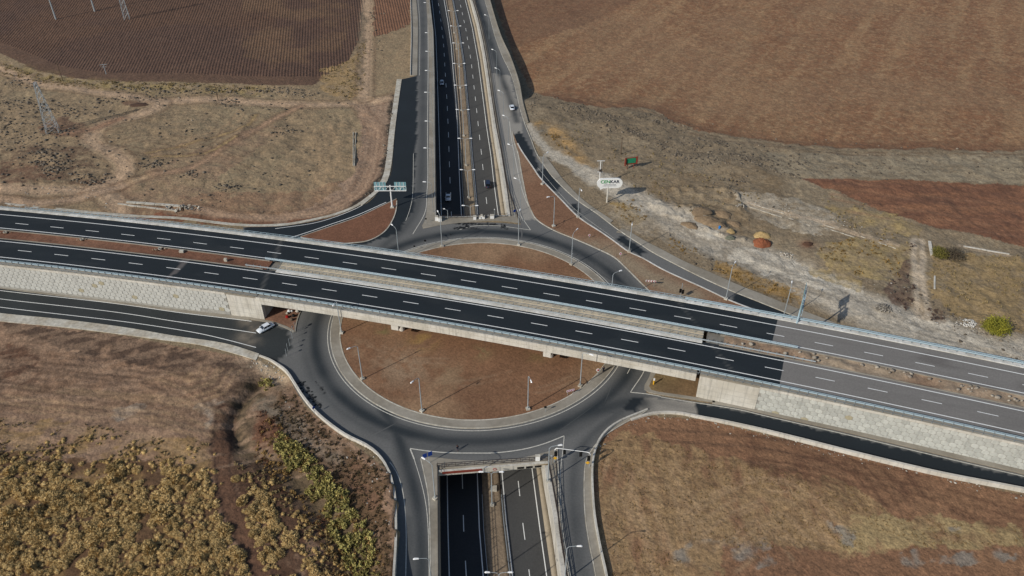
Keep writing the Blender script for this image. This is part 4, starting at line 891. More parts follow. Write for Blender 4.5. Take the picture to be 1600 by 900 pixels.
    for l in ([(1080, 845), (1200, 840), (1210, 860), (1150, 880), (1060, 890), (1060, 860)], [(1305, 818), (1335, 820), (1340, 850), (1320, 845)], [(1485, 822), (1500, 825), (1508, 840), (1495, 838)], [(1400, 865), (1560, 855), (1600, 870), (1420, 885)], [(1100, 885), (1200, 870), (1230, 880), (1100, 900)]): c = b2(l, (120, 116, 110), .42, .62, N2, .8)
    c = b2([(1175, 645 if 0 else 700), (1300, 720), (1240, 760), (1150, 740)], (92, 64, 48), .45, .7, N2, .6)
    # --- SW quadrant
    swq = [(-400, 430), (0, 500), (200, 525), (400, 562), (450, 588), (480, 640), (560, 700), (612, 745), (620, 830), (615, 1500), (-900, 1500)]
    k = inpoly(X, Y, pz(swq)) & (Y < mcy(X)-14); c[k] = sr(126, 102, 84)
    def b3(l, col, lo=.3, hi=.55, nz=N2, a=1.):
        kk = (inpoly(wx, wy, pz(l)) & k).astype(float); return lerp(c, kk*ss(lo, hi, nz)*a, sr(*col))
    c = b3([(0, 500), (200, 528), (390, 566), (410, 590), (360, 640), (200, 560), (0, 520)], (78, 62, 52), .25, .5)
    c = b3([(0, 520), (200, 560), (340, 600), (350, 650), (200, 650), (0, 640)], (128, 102, 82), .4, .6)
    c = b3([(-200, 520), (60, 540), (60, 600), (-200, 600)], (88, 64, 50), .35, .6)
    for l in ([(310, 630), (355, 620), (370, 640), (330, 668), (305, 655)], [(175, 635), (230, 630), (235, 645), (190, 655)]): c = b3(l, (136, 130, 122), .3, .6, N2, .7)
    c = b3([(-300, 650), (100, 655), (330, 690), (340, 730), (0, 710), (-300, 700)], (128, 104, 70), .42, .62)
    c = b3([(-400, 690), (0, 700), (110, 715), (330, 725), (345, 800), (395, 950), (-500, 950)], (88, 66, 46), .1, .3)
    c = b3([(-400, 690), (0, 700), (110, 715), (330, 725), (345, 800), (395, 950), (-500, 950)], (116, 92, 58), .45, .65)
    c = b3([(365, 720), (420, 730), (520, 830), (570, 950), (420, 950), (385, 800)], (78, 56, 42), .2, .5)
    c = b3([(440, 600), (480, 650), (560, 710), (605, 750), (612, 950), (585, 950), (540, 800), (470, 720), (420, 650), (400, 610)], (92, 72, 52), .2, .45)
    c = b3([(480, 670), (560, 720), (600, 770), (600, 800), (540, 760), (470, 690)], (106, 80, 62), .4, .6)
    c = lerp(c, np.exp(-(dline(wx, wy, pz([(412, 622), (440, 650), (480, 690), (520, 720)]), 9)/1.6)**2)*.6*k, sr(120, 114, 104))
    c = lerp(c, np.exp(-(dline(wx, wy, ditch, 9)/3.2)**2)*.75*k, sr(66, 60, 40)); c = lerp(c, np.exp(-(dline(wx, wy, ditch2, 9)/2.)**2)*.75*k*ss(.3, .55, N6), sr(38, 35, 30))  # second, near-black tint puts the steep bank's shadow into the ground colour
    c = b3([(405, 640), (440, 660), (440, 700), (400, 700), (385, 670)], (98, 66, 48), .3, .6)
    c = lerp(c, np.exp(-(dline(wx, wy, S([(395, 560), (425, 578), (440, 588)]), 9)/2.4)**2)*.9*k, sr(168, 152, 130))
    d = dline(X, Y, S([(350, 640), (345, 690), (348, 740), (365, 800), (395, 860), (430, 930)]), 9)+(N2-.5)*1.8; c = lerp(c, (1-ss(1.6, 3.0, d))*k, sr(94, 68, 52)); c = lerp(c, np.exp(-((d-1.7)/.35)**2)*.8*k, sr(44, 32, 27))
    rut = fbm(X*.9+Y*.5, (Y-X*.4)*.25, 1.6, 3, 91); c = lerp(c, k*(Y > 112)*ss(.5, .62, rut)*.3, sr(90, 70, 56)); rut2 = fbm(X*.25+Y*.1, Y-.3*X, 1.8, 3, 92); c = lerp(c, k*(Y > 112)*ss(.52, .62, rut2)*.4, sr(146, 122, 102))
    def ruts(l, n, gap, col, a=.5, w=.45, seed=0):
        p = smooth(pz(l), 3)
        for i in range(n):
            q = offs(p, (i-(n-1)/2)*gap+math.sin(i*2.3+seed)*gap*.25); d = dline(X, Y, q, 4)+(N6-.5)*.5; h = np.nonzero(d < 1.4)[0]; kk = np.exp(-(d[h]/w)**2)*a*ss(.3, .55, fbm(X[h], Y[h], 7, 3, 150+seed+i)); c[h] = lerp(c[h], kk, sr(*col))
    D_, L_ = (78, 60, 48), (150, 126, 98)
    ruts([(1170, 690), (1260, 705), (1340, 735), (1385, 790)], 9, 2.2, (74, 50, 38), .6, .5, 1); ruts([(1280, 715), (1420, 740), (1560, 785), (1640, 800)], 8, 2.0, (82, 56, 42), .55, .45, 2)
    ruts([(960, 720), (950, 790), (975, 860), (990, 930)], 8, 2.6, L_, .5, .5, 3); ruts([(1010, 730), (1040, 800), (1050, 860)], 7, 2.4, L_, .45, .5, 4); ruts([(1100, 850), (1170, 800), (1230, 790), (1290, 850)], 9, 1.9, L_, .5, .45, 5); ruts([(1020, 690), (1200, 705), (1290, 730)], 4, 2.4, D_, .5, .4, 6)
    ruts([(0, 560), (120, 575), (240, 590), (330, 640)], 10, 2.0, D_, .6, .4, 7); ruts([(40, 600), (160, 610), (270, 625), (310, 660)], 9, 1.8, D_, .55, .4, 8); ruts([(0, 625), (110, 640), (250, 655), (330, 680)], 7, 2.3, L_, .5, .5, 9); ruts([(230, 590), (290, 610), (330, 600), (345, 575)], 6, 2.0, L_, .45, .45, 10)
    ruts([(160, 235), (240, 222), (330, 235), (400, 260)], 5, 2.2, D_, .45, .4, 11); ruts([(280, 225), (350, 200), (380, 170)], 3, 1.8, L_, .6, .4, 12); ruts([(170, 210), (230, 190), (300, 180), (350, 190), (320, 225), (240, 240), (180, 235)], 3, 3., D_, .4, .45, 13); ruts([(500, 195), (515, 240), (500, 300)], 5, 2., L_, .45, .5, 14); ruts([(585, 160), (578, 220), (560, 290), (500, 330)], 4, 2.4, (112, 88, 72), .5, .5, 15)
    ruts([(1060, 350), (1130, 385), (1280, 450), (1420, 510), (1600, 555)], 4, 2.2, (112, 106, 98), .5, .5, 16); ruts([(985, 300), (1010, 330), (1080, 372)], 3, 2., (150, 142, 130), .5, .5, 17); ruts([(1180, 250), (1350, 262), (1600, 268)], 3, 3.5, (100, 92, 78), .5, .6, 18)
    ruts([(1300, 300), (1450, 330), (1640, 345)], 5, 5., (134, 100, 76), .4, .7, 19); ruts([(900, 150), (1020, 172), (1100, 208), (1300, 232), (1600, 240)], 3, 3., (82, 62, 48), .5, .6, 20)
    N5 = fbm(X, Y, .9, 2, 5); c = c*(.66+.3*N3+.14*N2+.26*N5)[:, None]; lum = c.mean(1)[:, None]; c = (c+(lum-c)*.12)*[1.34, 1.275, 1.15]
    return np.clip(c, 0, 1), plough
CA, PL_ = albedo(Xf, Yf)
V = np.c_[Xf, Yf, Z]
ii, jj = np.meshgrid(np.arange(nY-1), np.arange(nX-1), indexing='ij'); b0 = (ii*nX+jj).ravel()
F = np.stack([b0, b0+1, b0+nX+1, b0+nX], 1)
fx = .5*(Xf[F[:, 0]]+Xf[F[:, 2]]); fy = .5*(Yf[F[:, 0]]+Yf[F[:, 2]])
hole = (fx > wL(fy)-.35) & (fx < wR(fy)+.45) & (fy < 496) & (fy > 50) & ((fy < SPY+.3) | (fy > NPY-.3))
link('ground', npmesh('ground', V, F[~hole], CA, PL_, True), 'ground', None, 'structure')
MB().box((-10, 30, -14), (60, 900, .5)).build('trench_bed', 'darkconc', None, 'structure') if 0 else None
def gz(x, y): return float(hz(np.array([x]), np.array([y]))[0])
def GZ(px, py):
    z = 0.
    for _ in range(5): x, y = ray(px, py, z); z = gz(x, y)
    return x, y, z
# ================================================================ STREET LAMPS
def lamp_proto(name, label, arms=1, h=11., base=True, reach=2.3, pr=.14):
    t = thing(name, label, 'street lamp')
    if base: MB().prism([(-.45, -.45), (.45, -.45), (.45, .45), (-.45, .45)], -.3, .45).build('base_block', 'kerb', t)
    MB().tube((0, 0, 0), (0, 0, h-.6), pr, pr*.65, 7).build('pole', 'steel' if base else 'rail', t)
    for k in range(arms):
        s_ = 1 if k == 0 else -1
        mb = MB(); pts = [(0, 0, h-.7), (s_*.35, 0, h-.15), (s_*(reach-.5), 0, h+.1)]
        for a_, b_ in zip(pts, pts[1:]): mb.tube(a_, b_, .055, .05, 5)
        mb.build('arm', 'steel', t)
        hd = MB().add([(s_*(reach-.6), -.12, h+.0), (s_*(reach+.35), -.19, h+.05), (s_*(reach+.5), 0, h+.08), (s_*(reach+.35), .19, h+.05), (s_*(reach-.6), .12, h+.0),
                       (s_*(reach-.5), -.06, h+.2), (s_*(reach+.2), -.12, h+.24), (s_*(reach+.35), 0, h+.2), (s_*(reach+.2), .12, h+.24), (s_*(reach-.5), .06, h+.2)],
                      [(0, 1, 2, 3, 4), (5, 6, 7, 8, 9), (0, 1, 6, 5), (1, 2, 7, 6), (2, 3, 8, 7), (3, 4, 9, 8), (4, 0, 5, 9)])
        hd.build('lamp_head', 'lamp', t)
    kids(t); return t
LP = lamp_proto('street_lamp', '', 1); LD = lamp_proto('double_street_lamp', '', 2, 11., True, 2.2); LF = lamp_proto('roadside_lamp', '', 1, 11., False, 2.2, .085); used = {LP.name: 0, LD.name: 0, LF.name: 0}
def place(proto, x, y, z, rz, label, group):
    if not used[proto.name]:
        used[proto.name] = 1; proto.location = (x, y, z); proto.rotation_euler = (0, 0, rz); proto['label'] = label; proto['group'] = group; return proto
    c = copy_tree(proto, (x, y, z), rz, label); c['group'] = group; return c
GRL = 'street lamps around the roundabout and slip roads'
for bx, by, hx, hy, lab in (
    (534, 521, 524, 470, 'street lamp on the west edge of the roundabout island, half behind the bridge deck'),
    (566.6, 593, 548, 543, 'street lamp on the south west edge of the round island, arm to the left'),
    (659.4, 643, 647, 594, 'street lamp on the southern edge of the round island nearest the blue sign'),
    (824.8, 640, 828.5, 592, 'street lamp on the southern edge of the round island, right of its middle'),
    (906.4, 604, 918, 552, 'street lamp by the chevron sign on the south east edge of the island'),
    (690.7, 385.8, 684, 330, 'street lamp on the north edge of the island, left one facing the north portal'),
    (810.2, 383.5, 812.8, 327, 'street lamp on the north edge of the island, right one facing the north portal'),
    (892.6, 414, 903, 357, 'street lamp on the north east edge of the round island beside the ring road'),
    (865, 354, 859, 307, 'street lamp on the red soil island between the fork branches'),
    (903, 340, 907, 294, 'street lamp on the ramp kerb below the white oval billboard'),
    (982.8, 394, 988, 346, 'street lamp on the ramp kerb beside the long black asphalt patch'),
    (1134, 468, 1148.5, 410, 'street lamp on the ramp kerb where the ramp slips beside the motorway'),
    (847.5, 288.5, 852, 240, 'street lamp on the ramp kerb at the top of the red soil island')):
    b = G(bx, by); hd = G(hx, hy, 11.2); place(LP, b[0], b[1], .1, math.atan2(hd[1]-b[1], hd[0]-b[0]), lab, GRL)
for tx, ty, hx, hy, z, lab in (
    (958, 428, 969, 423, 0, 'street lamp rising just behind the motorway rail over the east ring road'),
    (619, 358, 612.5, 351, 0, 'street lamp rising behind the motorway below the triangular island'),
    (1236, 450, 1237, 444, 0, 'street lamp beside the tall blue gantry at the far motorway edge'),
    (675, 726, 656.7, 713, 0, 'street lamp standing on the pavement left of the south portal'),
    (858.4, 699, 873, 695.5, 0, 'street lamp on the pavement by the traffic signal arch'),
    (886, 855, 901, 853, 0, 'street lamp at the bottom of the south eastern slip road'),
    (670, 873, 654, 872.5, 0, 'street lamp at the bottom of the south western slip road')):
    b = G(tx, ty, 10.8); hd = G(hx, hy, 11.2); place(LP, b[0], b[1], .1, math.atan2(hd[1]-b[1], hd[0]-b[0]), lab, GRL)
ordn = ['nearest', 'second', 'third', 'fourth', 'fifth', 'sixth', 'seventh', 'eighth', 'ninth']
for k, (hx, hy) in enumerate([(662, 284), (663, 231), (665, 189), (664, 144), (665, 110), (665.7, 80), (665, 51), (663, 4)]):
    hd = G(hx, hy, 11.2); place(LF, hd[0]+2.35, hd[1], .1, math.pi, '%s lamp from the north portal along the west frontage road' % ordn[k], 'lamps along the west frontage road')
for k, (hx, hy) in enumerate([(803, 278), (793, 225), (785, 180), (777.7, 141), (773, 106), (768, 77), (756.7, 23)]):
    hd = G(hx, hy, 11.2); place(LF, hd[0]+2.1, hd[1]-1.4, .1, math.pi*.8, '%s lamp from the north portal along the east frontage road' % ordn[k], 'lamps along the east frontage road')
for k, (hx, hy) in enumerate([(734.5, 321), (730.5, 265), (726.5, 216), (723, 171), (719.5, 133), (717.5, 99), (716, 67), (712, 40.5), (708, 16.5)]):
    z = -8.
    for _ in range(8): x, y = ray(hx, hy, z+11.2); z = float(zt(y))
    place(LD, x, y, z+.1, 0, '%s double-arm lamp north of the portal in the brown median' % ordn[k], 'double lamps in the sunken median')
for bx, by, lab in ((768.9, 790, 'double-arm lamp in the median just south of the south portal'),):
    x, y = GT(bx, by); place(LD, x, y, float(zt(y))+.1, 0, lab, 'double lamps in the sunken median')
z = -7.5
x, y = ray(779.5, 894, z+11.2); place(LD, x, y, z+.1, 0, 'double-arm lamp in the median at the bottom edge of the photo', 'double lamps in the sunken median')
# solar lamp at the north portal
b = G(700, 342); t = thing('solar_lamp', 'short solar lamp with tilted panel by the left end of the north portal railing', 'solar lamp', (b[0], b[1], .1))
MB().tube((0, 0, 0), (0, 0, 3.2), .09, .07).build('pole', 'steel', t); MB().box((.3, 0, 3.6), (1.5, 1., .08), R(40), Matrix.Rotation(R(-35), 3, 'X')).build('solar_panel', 'letterdark', t)
MB().tube((0, 0, 3), (-.9, .2, 3.4), .04).build('arm', 'steel', t); MB().box((-1.1, .25, 3.45), (.6, .3, .12)).build('lamp_head', 'lamp', t)
# ================================================================ SIGNS AND GANTRIES
def text(parent, s_, size, loc, rot, m, name='lettering'):
    cu = bpy.data.curves.new(name, 'FONT'); cu.body = s_; cu.size = size; cu.extrude = .02; cu.align_x = 'CENTER'; cu.align_y = 'CENTER'; cu.offset = size*.02
    o = bpy.data.objects.new(name, cu); COL.objects.link(o); dg = bpy.context.evaluated_depsgraph_get(); me = bpy.data.meshes.new_from_object(o.evaluated_get(dg))
    bpy.data.objects.remove(o); me.materials.clear(); o = link(name, me, m, parent); o.location = loc; o.rotation_euler = rot; return o
def tgantry(x, y, z, rz, label, h=7.9, w=10., hp=3.1, m='whitemetal'):
    t = thing('sign_gantry', label, 'sign gantry', (x, y, z), rz)
    MB().prism([(-.6, -.6), (.6, -.6), (.6, .6), (-.6, .6)], -.3, .3).build('base_block', 'kerb', t)
    MB().tube((0, 0, 0), (0, 0, h+.2), .28, .2, 8).build('column', m, t)
    for zz in (h-1.6, h): MB().box((0, -.3, zz), (w, .16, .18)).build('beam', m, t)
    mb = MB(); n = 9
    for i in range(n):
        a_ = -w/2+w*i/n; b_ = -w/2+w*(i+1)/n; mb.tube((a_, -.3, h-1.6 if i % 2 else h), (b_, -.3, h if i % 2 else h-1.6), .05, n=4)
    for s_ in (-1, 1): mb.tube((s_*w/2, -.3, h-1.6), (s_*w/2, -.3, h), .05, n=4)
    mb.build('truss_bracing', m, t)
    for s_ in (-1, 1):
        p = MB().box((s_*(w/2-1.8), .1, h-.8+.55), (3.7, .08, hp)).build('sign_panel', 'signback', t)
        q = MB()
        for k in (-1.1, 0, 1.1): q.box((s_*(w/2-1.8)+k, -.02, h-.25), (.1, .12, hp))
        q.build('panel_stiffeners', 'whitemetal', p)
    return t
b = G(613, 324.4); tgantry(b[0], b[1], .1, 0, 'T shaped sign gantry with two grey backed panels on the tip of the triangular island')
c0 = G(1256.5, 478, 14.4); e0 = G(1252, 500, 14.4); e1 = G(1260, 459, 14.4); a_ = math.atan2(e1[1]-e0[1], e1[0]-e0[0])
tgantry(c0[0]+.4, c0[1]+2.2, .0, a_, 'tall blue grey lattice gantry seen edge on at the far side of the motorway', 15., 10., m='bluesteel')
MB_ = MB()
# oval billboard
b = G(948.2, 316.4); t = thing('oval_billboard', 'white oval billboard with green and dark lettering on a single cream post', 'billboard', (b[0], b[1], 0), R(2))
MB().tube((0, 0, -.3), (0, 0, 6.), .3, .26, 10).build('post', 'fascia', t)
sh = [(2.35*s_+1.75*math.cos(a), 1.75*math.sin(a)) for s_, a0 in ((1, -90), (-1, 90)) for a in [R(a0+i*15) for i in range(13)]]
sh = sh+[(-2.3, -1.75), (-2.6, -2.15), (-2.75, -1.6)] if 0 else sh
n = len(sh); v = [(x+.4, -.22, z+7.2) for x, z in sh]+[(x+.4, .22, z+7.2) for x, z in sh]
MB().add(v, [tuple(range(n)), tuple(range(2*n-1, n-1, -1))]+[(i, n+i, n+(i+1) % n, (i+1) % n) for i in range(n)]).build('oval_panel', 'whitemetal', t)
MB().add([(-2.9, -.2, 5.9), (-2.5, -.2, 4.9), (-1.4, -.2, 5.5), (-2.9, .2, 5.9), (-2.5, .2, 4.9), (-1.4, .2, 5.5)], [(0, 1, 2), (5, 4, 3), (0, 3, 4, 1), (1, 4, 5, 2), (2, 5, 3, 0)]).build('panel_tail', 'whitemetal', t)
text(t, 'CEN', 1.55, (-1.05, -.26, 7.75), (math.pi/2, 0, 0), 'lettergreen'); text(t, 'KAR', 1.55, (1.95, -.26, 7.75), (math.pi/2, 0, 0), 'letterdark')
for zz, w_ in ((6.75, 3.6), (6.3, 4.4)):
    mb = MB(); x = -w_/2
    while x < w_/2: k = random.uniform(.12, .4); mb.box((x+.4+k/2, -.25, zz), (k, .04, .14)); x += k+.12
    mb.build('small_print', 'letterdark', t, 'stuff')
# small green billboard
bl = G(977, 266); b = G(984.5, 265); t = thing('green_billboard', 'small green billboard with red brown frame on two posts in the rubble', 'billboard', (b[0], b[1], 0), R(12))
for s_ in (-1.2, 1.2): MB().tube((s_, 0, -.3), (s_, 0, 3.), .12).build('post', 'redboard', t)
MB().box((0, 0, 3.4), (4.2, .15, 2.6)).build('frame_board', 'redboard', t); MB().box((.1, -.1, 3.5), (3.2, .06, 1.9)).build('green_panel', 'green', t)
MB().box((-2.1, -.25, 3.2), (.3, .7, 2.8)).build('side_fin', 'redboard', t); MB().box((2.1, -.25, 3.6), (.3, .7, 2.8)).build('side_fin', 'redboard', t)
# blue direction sign
b = G(671, 724); t = thing('direction_sign', 'blue two panel direction sign on the pavement tip near the south portal', 'road sign', (b[0], b[1], .1), R(28))
for s_ in (0,): MB().tube((0, 0, 0), (0, 0, 3.6), .06).build('pole', 'steel', t)
for s_ in (-1, 1): MB().box((s_*.62-.3, -.08, 2.9), (.95, .05, 1.25)).build('blue_panel', 'blue', t)
# chevrons
def chev(px, py, rz, label, w=2.4, col='red', h=1.7):
    b = G(px, py); t = thing('chevron_sign', label, 'chevron sign', (b[0], b[1], .1), rz)
    for s_ in (-.8, .8): MB().tube((s_*w/2.4, 0, 0), (s_*w/2.4, 0, h), .04, n=5).build('post', 'steel', t)
    MB().box((0, -.05, h), (w, .04, .62)).build('white_board', 'whitemetal', t)
    for k in range(4):
        x = -w/2+w*(k+.15)/4; c = w/8; o_ = .3
        v = [(x+c, 0, .3), (x+2*c*.9, 0, .3), (x+c*.9, 0, 0), (x+2*c*.9, 0, -.3), (x+c, 0, -.3), (x, 0, 0)]
        MB().add([(a, -.09, h+zz) for a, _, zz in v], [(0, 1, 2, 5), (5, 2, 3, 4)]).build('arrow', col, t)
    return t
M['pink'] = mat('magenta_arrow', sr(178, 60, 110), .5, .05, 1.)
chev(1016, 448, R(-6), 'red and white chevron sign on the tan soil beside the east ring road', 2.9, 'red', 1.9)
chev(891, 617, R(18), 'pink and white chevron sign on the south east rim of the round island', 2.0, 'pink', 1.4)
chev(986, 583 if 0 else 410, R(10), 'small chevron sign among the red soil north of the ring road bend', 1.3, 'red', 1.2) if 0 else None
def msign(px, py, rz, label, m='whitemetal', h=2.2, w=.6, name='traffic_sign', shape='disc', col=None):
    b = G(px, py); t = thing(name, label, 'traffic sign', (b[0], b[1], .1), rz)
    MB().tube((0, 0, 0), (0, 0, h), .045, n=5).build('post', 'steel', t)
    n = 12 if shape == 'disc' else 3; v = [(w*.6*math.cos(2*math.pi*i/n+math.pi/2), -.06, h+w*.6*math.sin(2*math.pi*i/n+math.pi/2)) for i in range(n)]
    v += [(a, -.02, c) for a, _, c in v]
    MB().add(v, [tuple(range(n)), tuple(range(2*n-1, n-1, -1))]+[(i, n+i, n+(i+1) % n, (i+1) % n) for i in range(n)]).build('sign_face', m, t)
    if col: MB().tube((0, -.09, h), (0, -.065, h), w*.36, n=12).build('sign_symbol', col, t)
    return t
for i, (px, py, lab) in enumerate([(458.5, 521, 'topmost of the slim signs at the west corner, beside the soil triangle'), (457, 529, 'slim sign second from the top in the row at the west give way line'), (453, 541, 'middle slim sign in the row at the west give way line'), (450, 549, 'slim sign fourth from the top in the row at the west give way line'), (448, 557, 'lowest slim sign of the row at the west give way line')]):
    msign(px, py, R(80+i*7), lab, 'steel', 2.2, .5)
msign(462, 517, R(100), 'round sign seen from the side on the ring road kerb under the bridge end', 'steel', 2.4, .7)
msign(934, 586, 0, 'white round signs on the island rim under the bridge edge', 'whitemetal', 1.6, .8, col='red')
msign(920.5, 373, R(10), 'small pink and white sign on red soil between the ring road and ramp', 'whitemetal', 1.2, .6, col='pink')
msign(969, 402, R(10), 'small white sign on red soil lower down towards the chevron board', 'whitemetal', 1.2, .7, col='pink')
msign(852, 644, 0, 'short dark and white sign on the ring pavement near the south east lamp', 'black', 1.6, .6)
msign(665, 386, 0, 'dark sign on the north west rim of the island pavement', 'black', 2.2, .6)
msign(648, 392, 0, 'low dark sign just above the motorway rail at the island rim', 'black', 1.6, .5)
msign(666, 349, 0, 'dark sign on the rounded pavement tip left of the north portal', 'black', 1.6, .5)
msign(804, 340, R(30), 'blue round sign at the right end of the north portal pavement', 'blue', 2.4, .8)
msign(894, 402, 0, 'thin marker post sign on the ring pavement near the north east lamp', 'steel', 1.2, .3)
msign(491.5, 646, R(60), 'blue round sign on the south west parapet of the roundabout', 'blue', 1.8, .7)
# black traffic signal seen behind the motorway
def signal_head(mb, x, y, z, s_=1.): mb.box((x, y, z), (.42*s_, .35*s_, 1.15*s_)); mb.box((x, y-.05, z), (.62*s_, .05, 1.35*s_)); return mb
b = G(1063, 466); t = thing('traffic_signal', 'black traffic signal standing on tan soil just behind the motorway rail', 'traffic signal', (b[0], b[1], .1))
MB().tube((0, 0, 0), (0, 0, 5), .08).build('pole', 'steel', t); signal_head(MB(), -.35, -.1, 2.6).build('signal_head', 'black', t); signal_head(MB(), .4, -.1, 2.2).build('signal_head', 'black', t)
# signal arch over the SE slip road
pl = G(866, 722.8); pr = G(920.7, 730); t = thing('signal_arch', 'white traffic signal arch spanning the south eastern slip road', 'signal gantry', (pl[0], pl[1], .1))
d = Vector((pr[0]-pl[0], pr[1]-pl[1], 0)); hh = 4.6; u = d.normalized(); dl = d.length
for s_, q in ((1, Vector((0, 0, 0))), (-1, d)):
    MB().tube(q, q+Vector((0, 0, hh-.6)), .08, .08, 8).build('post', 'steel', t)
    mb = MB(); mb.tube(q+Vector((0, 0, hh-.6)), q+u*s_*.25+Vector((0, 0, hh-.1)), .1); mb.tube(q+u*s_*.25+Vector((0, 0, hh-.1)), q+u*s_*.8+Vector((0, 0, hh)), .1); mb.build('bend', 'whitemetal', t)
MB().tube(u*.8+Vector((0, 0, hh)), d-u*.8+Vector((0, 0, hh)), .07, .07, 8).build('beam', 'whitemetal', t)
for k in (.27, .73):
    q = d*k; mb = MB(); signal_head(mb, q.x, q.y-.2, hh-.7); ob = mb.build('signal_head', 'black', t)
for q in (Vector((.25, -.1, 0)), d+Vector((-.3, -.1, 0))):
    signal_head(MB(), q.x, q.y, 2.9, 1.1).build('signal_head', 'black', t); MB().box((q.x-.15, q.y-.2, 1.7), (.7, .05, .7), 0, Matrix.Rotation(R(45), 3, 'Y')).build('warning_plate', 'yellow', t)
msign(861, 727, 0, 'pale thin sign pole left of the signal arch at the trench corner', 'steel', 3., .4)
# yellow white bollard post
b = G(1021, 601); t = thing('marker_post', 'yellow marker post with white head on the east corner pavement', 'marker post', (b[0], b[1], .15))
MB().tube((0, 0, 0), (0, 0, 1.3), .18, .17, 8).build('post', 'yellow', t); MB().box((0, 0, 1.6), (.36, .25, .6)).build('white_head', 'whitemetal', t)
b = G(840, 720); t = thing('electric_cabinet', 'white electric cabinet beside the right end of the south portal railing', 'cabinet', (b[0], b[1], .15))
MB().box((0, 0, .75), (.95, .5, 1.5)).build('cabinet_body', 'whitemetal', t); MB().box((0, 0, 1.54), (1.1, .65, .1)).build('cabinet_roof', 'kerb', t)
for px, py, w, h, lab in ((682.5, 346, .9, 1.5, 'leftmost tall white block by the north portal railing'), (687.5, 347, 1.1, 1.3, 'white block behind the north left lamp pole by the portal'), (742, 344, .9, 1.1, 'square white block in the middle of the north portal railing'),
    (750, 343, .6, .7, 'left small block of the cluster of three at the north portal'), (752.7, 342.5, .65, 1.1, 'tallest middle block of the cluster of three at the north portal'), (756, 343, .6, .8, 'right small block of the cluster of three at the north portal'), (769, 342.5, 1.2, 1.1, 'widest white block to the right on the north portal pavement')):
    b = G(px, py-1.); t = thing('concrete_block', lab, 'block', (b[0], b[1], .15)); t['group'] = 'white blocks along the north portal railing'
    MB().prism([(-w/2, -.4), (w/2, -.4), (w/2, .4), (-w/2, .4)], 0, h).build('block_body', 'whitemetal', t); MB().prism([(-w*.55, -.45), (w*.55, -.45), (w*.55, .45), (-w*.55, .45)], h, h+.12).build('block_lid', 'kerb', t)
b = G(772.8, 342); msign(772.8, 342, 0, 'thin white pole sign at the right of the north portal pavement', 'whitemetal', 3.4, .3)
# grave-like concrete base in the southern median
x, y = GT(771, 765); t = thing('utility_box', 'flat tan concrete utility box in the median below the south portal', 'utility box', (x, y, float(zt(y))+.1))
MB().box((0, 0, .25), (1.5, 1.4, .5)).build('box_body', 'kerb', t); MB().box((.8, 0, .35), (.12, 1.3, .7)).build('box_lid', 'darksteel', t)
# ================================================================ POWER POLES AND PYLONS
def lattice(name, label, x, y, z, h, wb, wt, m='steel', levels=9, arms=()):
    t = thing(name, label, 'pylon', (x, y, z), R(20))
    mb = MB(); cs = [(-1, -1), (1, -1), (1, 1), (-1, 1)]
    for cx, cy in cs: mb.tube((cx*wb/2, cy*wb/2, 0), (cx*wt/2, cy*wt/2, h), .11, .08, 4)
    mb.build('tower_legs', m, t)
    mb = MB(); zs = [h*(1-(1-i/levels)**1.25) for i in range(levels+1)]
    w = lambda zz: (wb+(wt-wb)*zz/h)/2
    for a_, b_ in zip(zs, zs[1:]):
        for k in range(4):
            p, q = cs[k], cs[(k+1) % 4]; wa, wb2 = w(a_), w(b_)
            mb.tube((p[0]*wa, p[1]*wa, a_), (q[0]*wb2, q[1]*wb2, b_), .05, n=3); mb.tube((q[0]*wa, q[1]*wa, a_), (p[0]*wb2, p[1]*wb2, b_), .05, n=3); mb.tube((p[0]*wb2, p[1]*wb2, b_), (q[0]*wb2, q[1]*wb2, b_), .045, n=3)
    mb.build('tower_bracing', m, t)
    for hz_, L in arms:
        mb = MB(); 
        for s_ in (-1, 1): mb.tube((0, 0, hz_+.7), (0, s_*L, hz_), .06, n=4); mb.tube((0, 0, hz_), (0, s_*L, hz_), .06, n=4)
        mb.build('cross_arm', m, t)
    return t
x, y, z = GZ(83, 205.5); lattice('lattice_pylon', 'grey lattice power pylon standing on stones in the north west scrub', x, y, z, 19.3, 4.2, .9, arms=((18.6, 1.2),))
x, y, z = GZ(198.5, 30); lattice('lattice_pylon', 'slender lattice pylon rising out of the top edge in the ploughed field', x, y, z, 24, 2.6, 1., arms=((21, 3),))
for px, py, lab in ((87.4, 30, 'left of the two pale poles rising out of the ploughed field'), (148, 17.6, 'right of the two pale poles rising out of the ploughed field')):
    x, y, z = GZ(px, py); t = thing('power_pole', lab, 'power pole', (x, y, z)); t['group'] = 'pale steel poles in the ploughed field'
    MB().tube((0, 0, -.2), (0, 0, 18), .42, .22, 8).build('pole', 'steel', t); MB().box((0, 0, 17), (3.6, .2, .2)).build('cross_arm', 'steel', t)
    for s_ in (-1.6, 0, 1.6): MB().lathe([(.0, .1), (.1, .15), (.14, .5), (.05, .6)], 6, (s_, 0, 17)).build('insulator', 'whitemetal', t)
def wpole(px, py, h, label, bars=((-.4, 1.4),), m='wood', rz=.3):
    x, y, z = GZ(px, py); t = thing('utility_pole', label, 'utility pole', (x, y, z), rz)
    MB().tube((0, 0, -.2), (0, 0, h), .17, .12, 6).build('pole', m, t)
    for dz, L in bars: MB().box((0, 0, h+dz), (L*2, .14, .14)).build('cross_arm', m, t)
    return t
wpole(98.5, 127, 8.5, 'brown utility pole at the lower edge of the ploughed field', ((-.3, .9), (-1.2, .6)))
t = wpole(166, 116, 4.5, 'short grey pole with Y shaped crossarms at the ploughed field edge', ((-.2, 1.5), (-1.2, .9)), 'steel')
wpole(341, 157, 7., 'thin brown utility pole beside the middle of the dirt track', ((-.2, .8),))
wpole(970, 241, 6.5, 'thin brown utility pole above the green billboard', ((-.2, .4),))
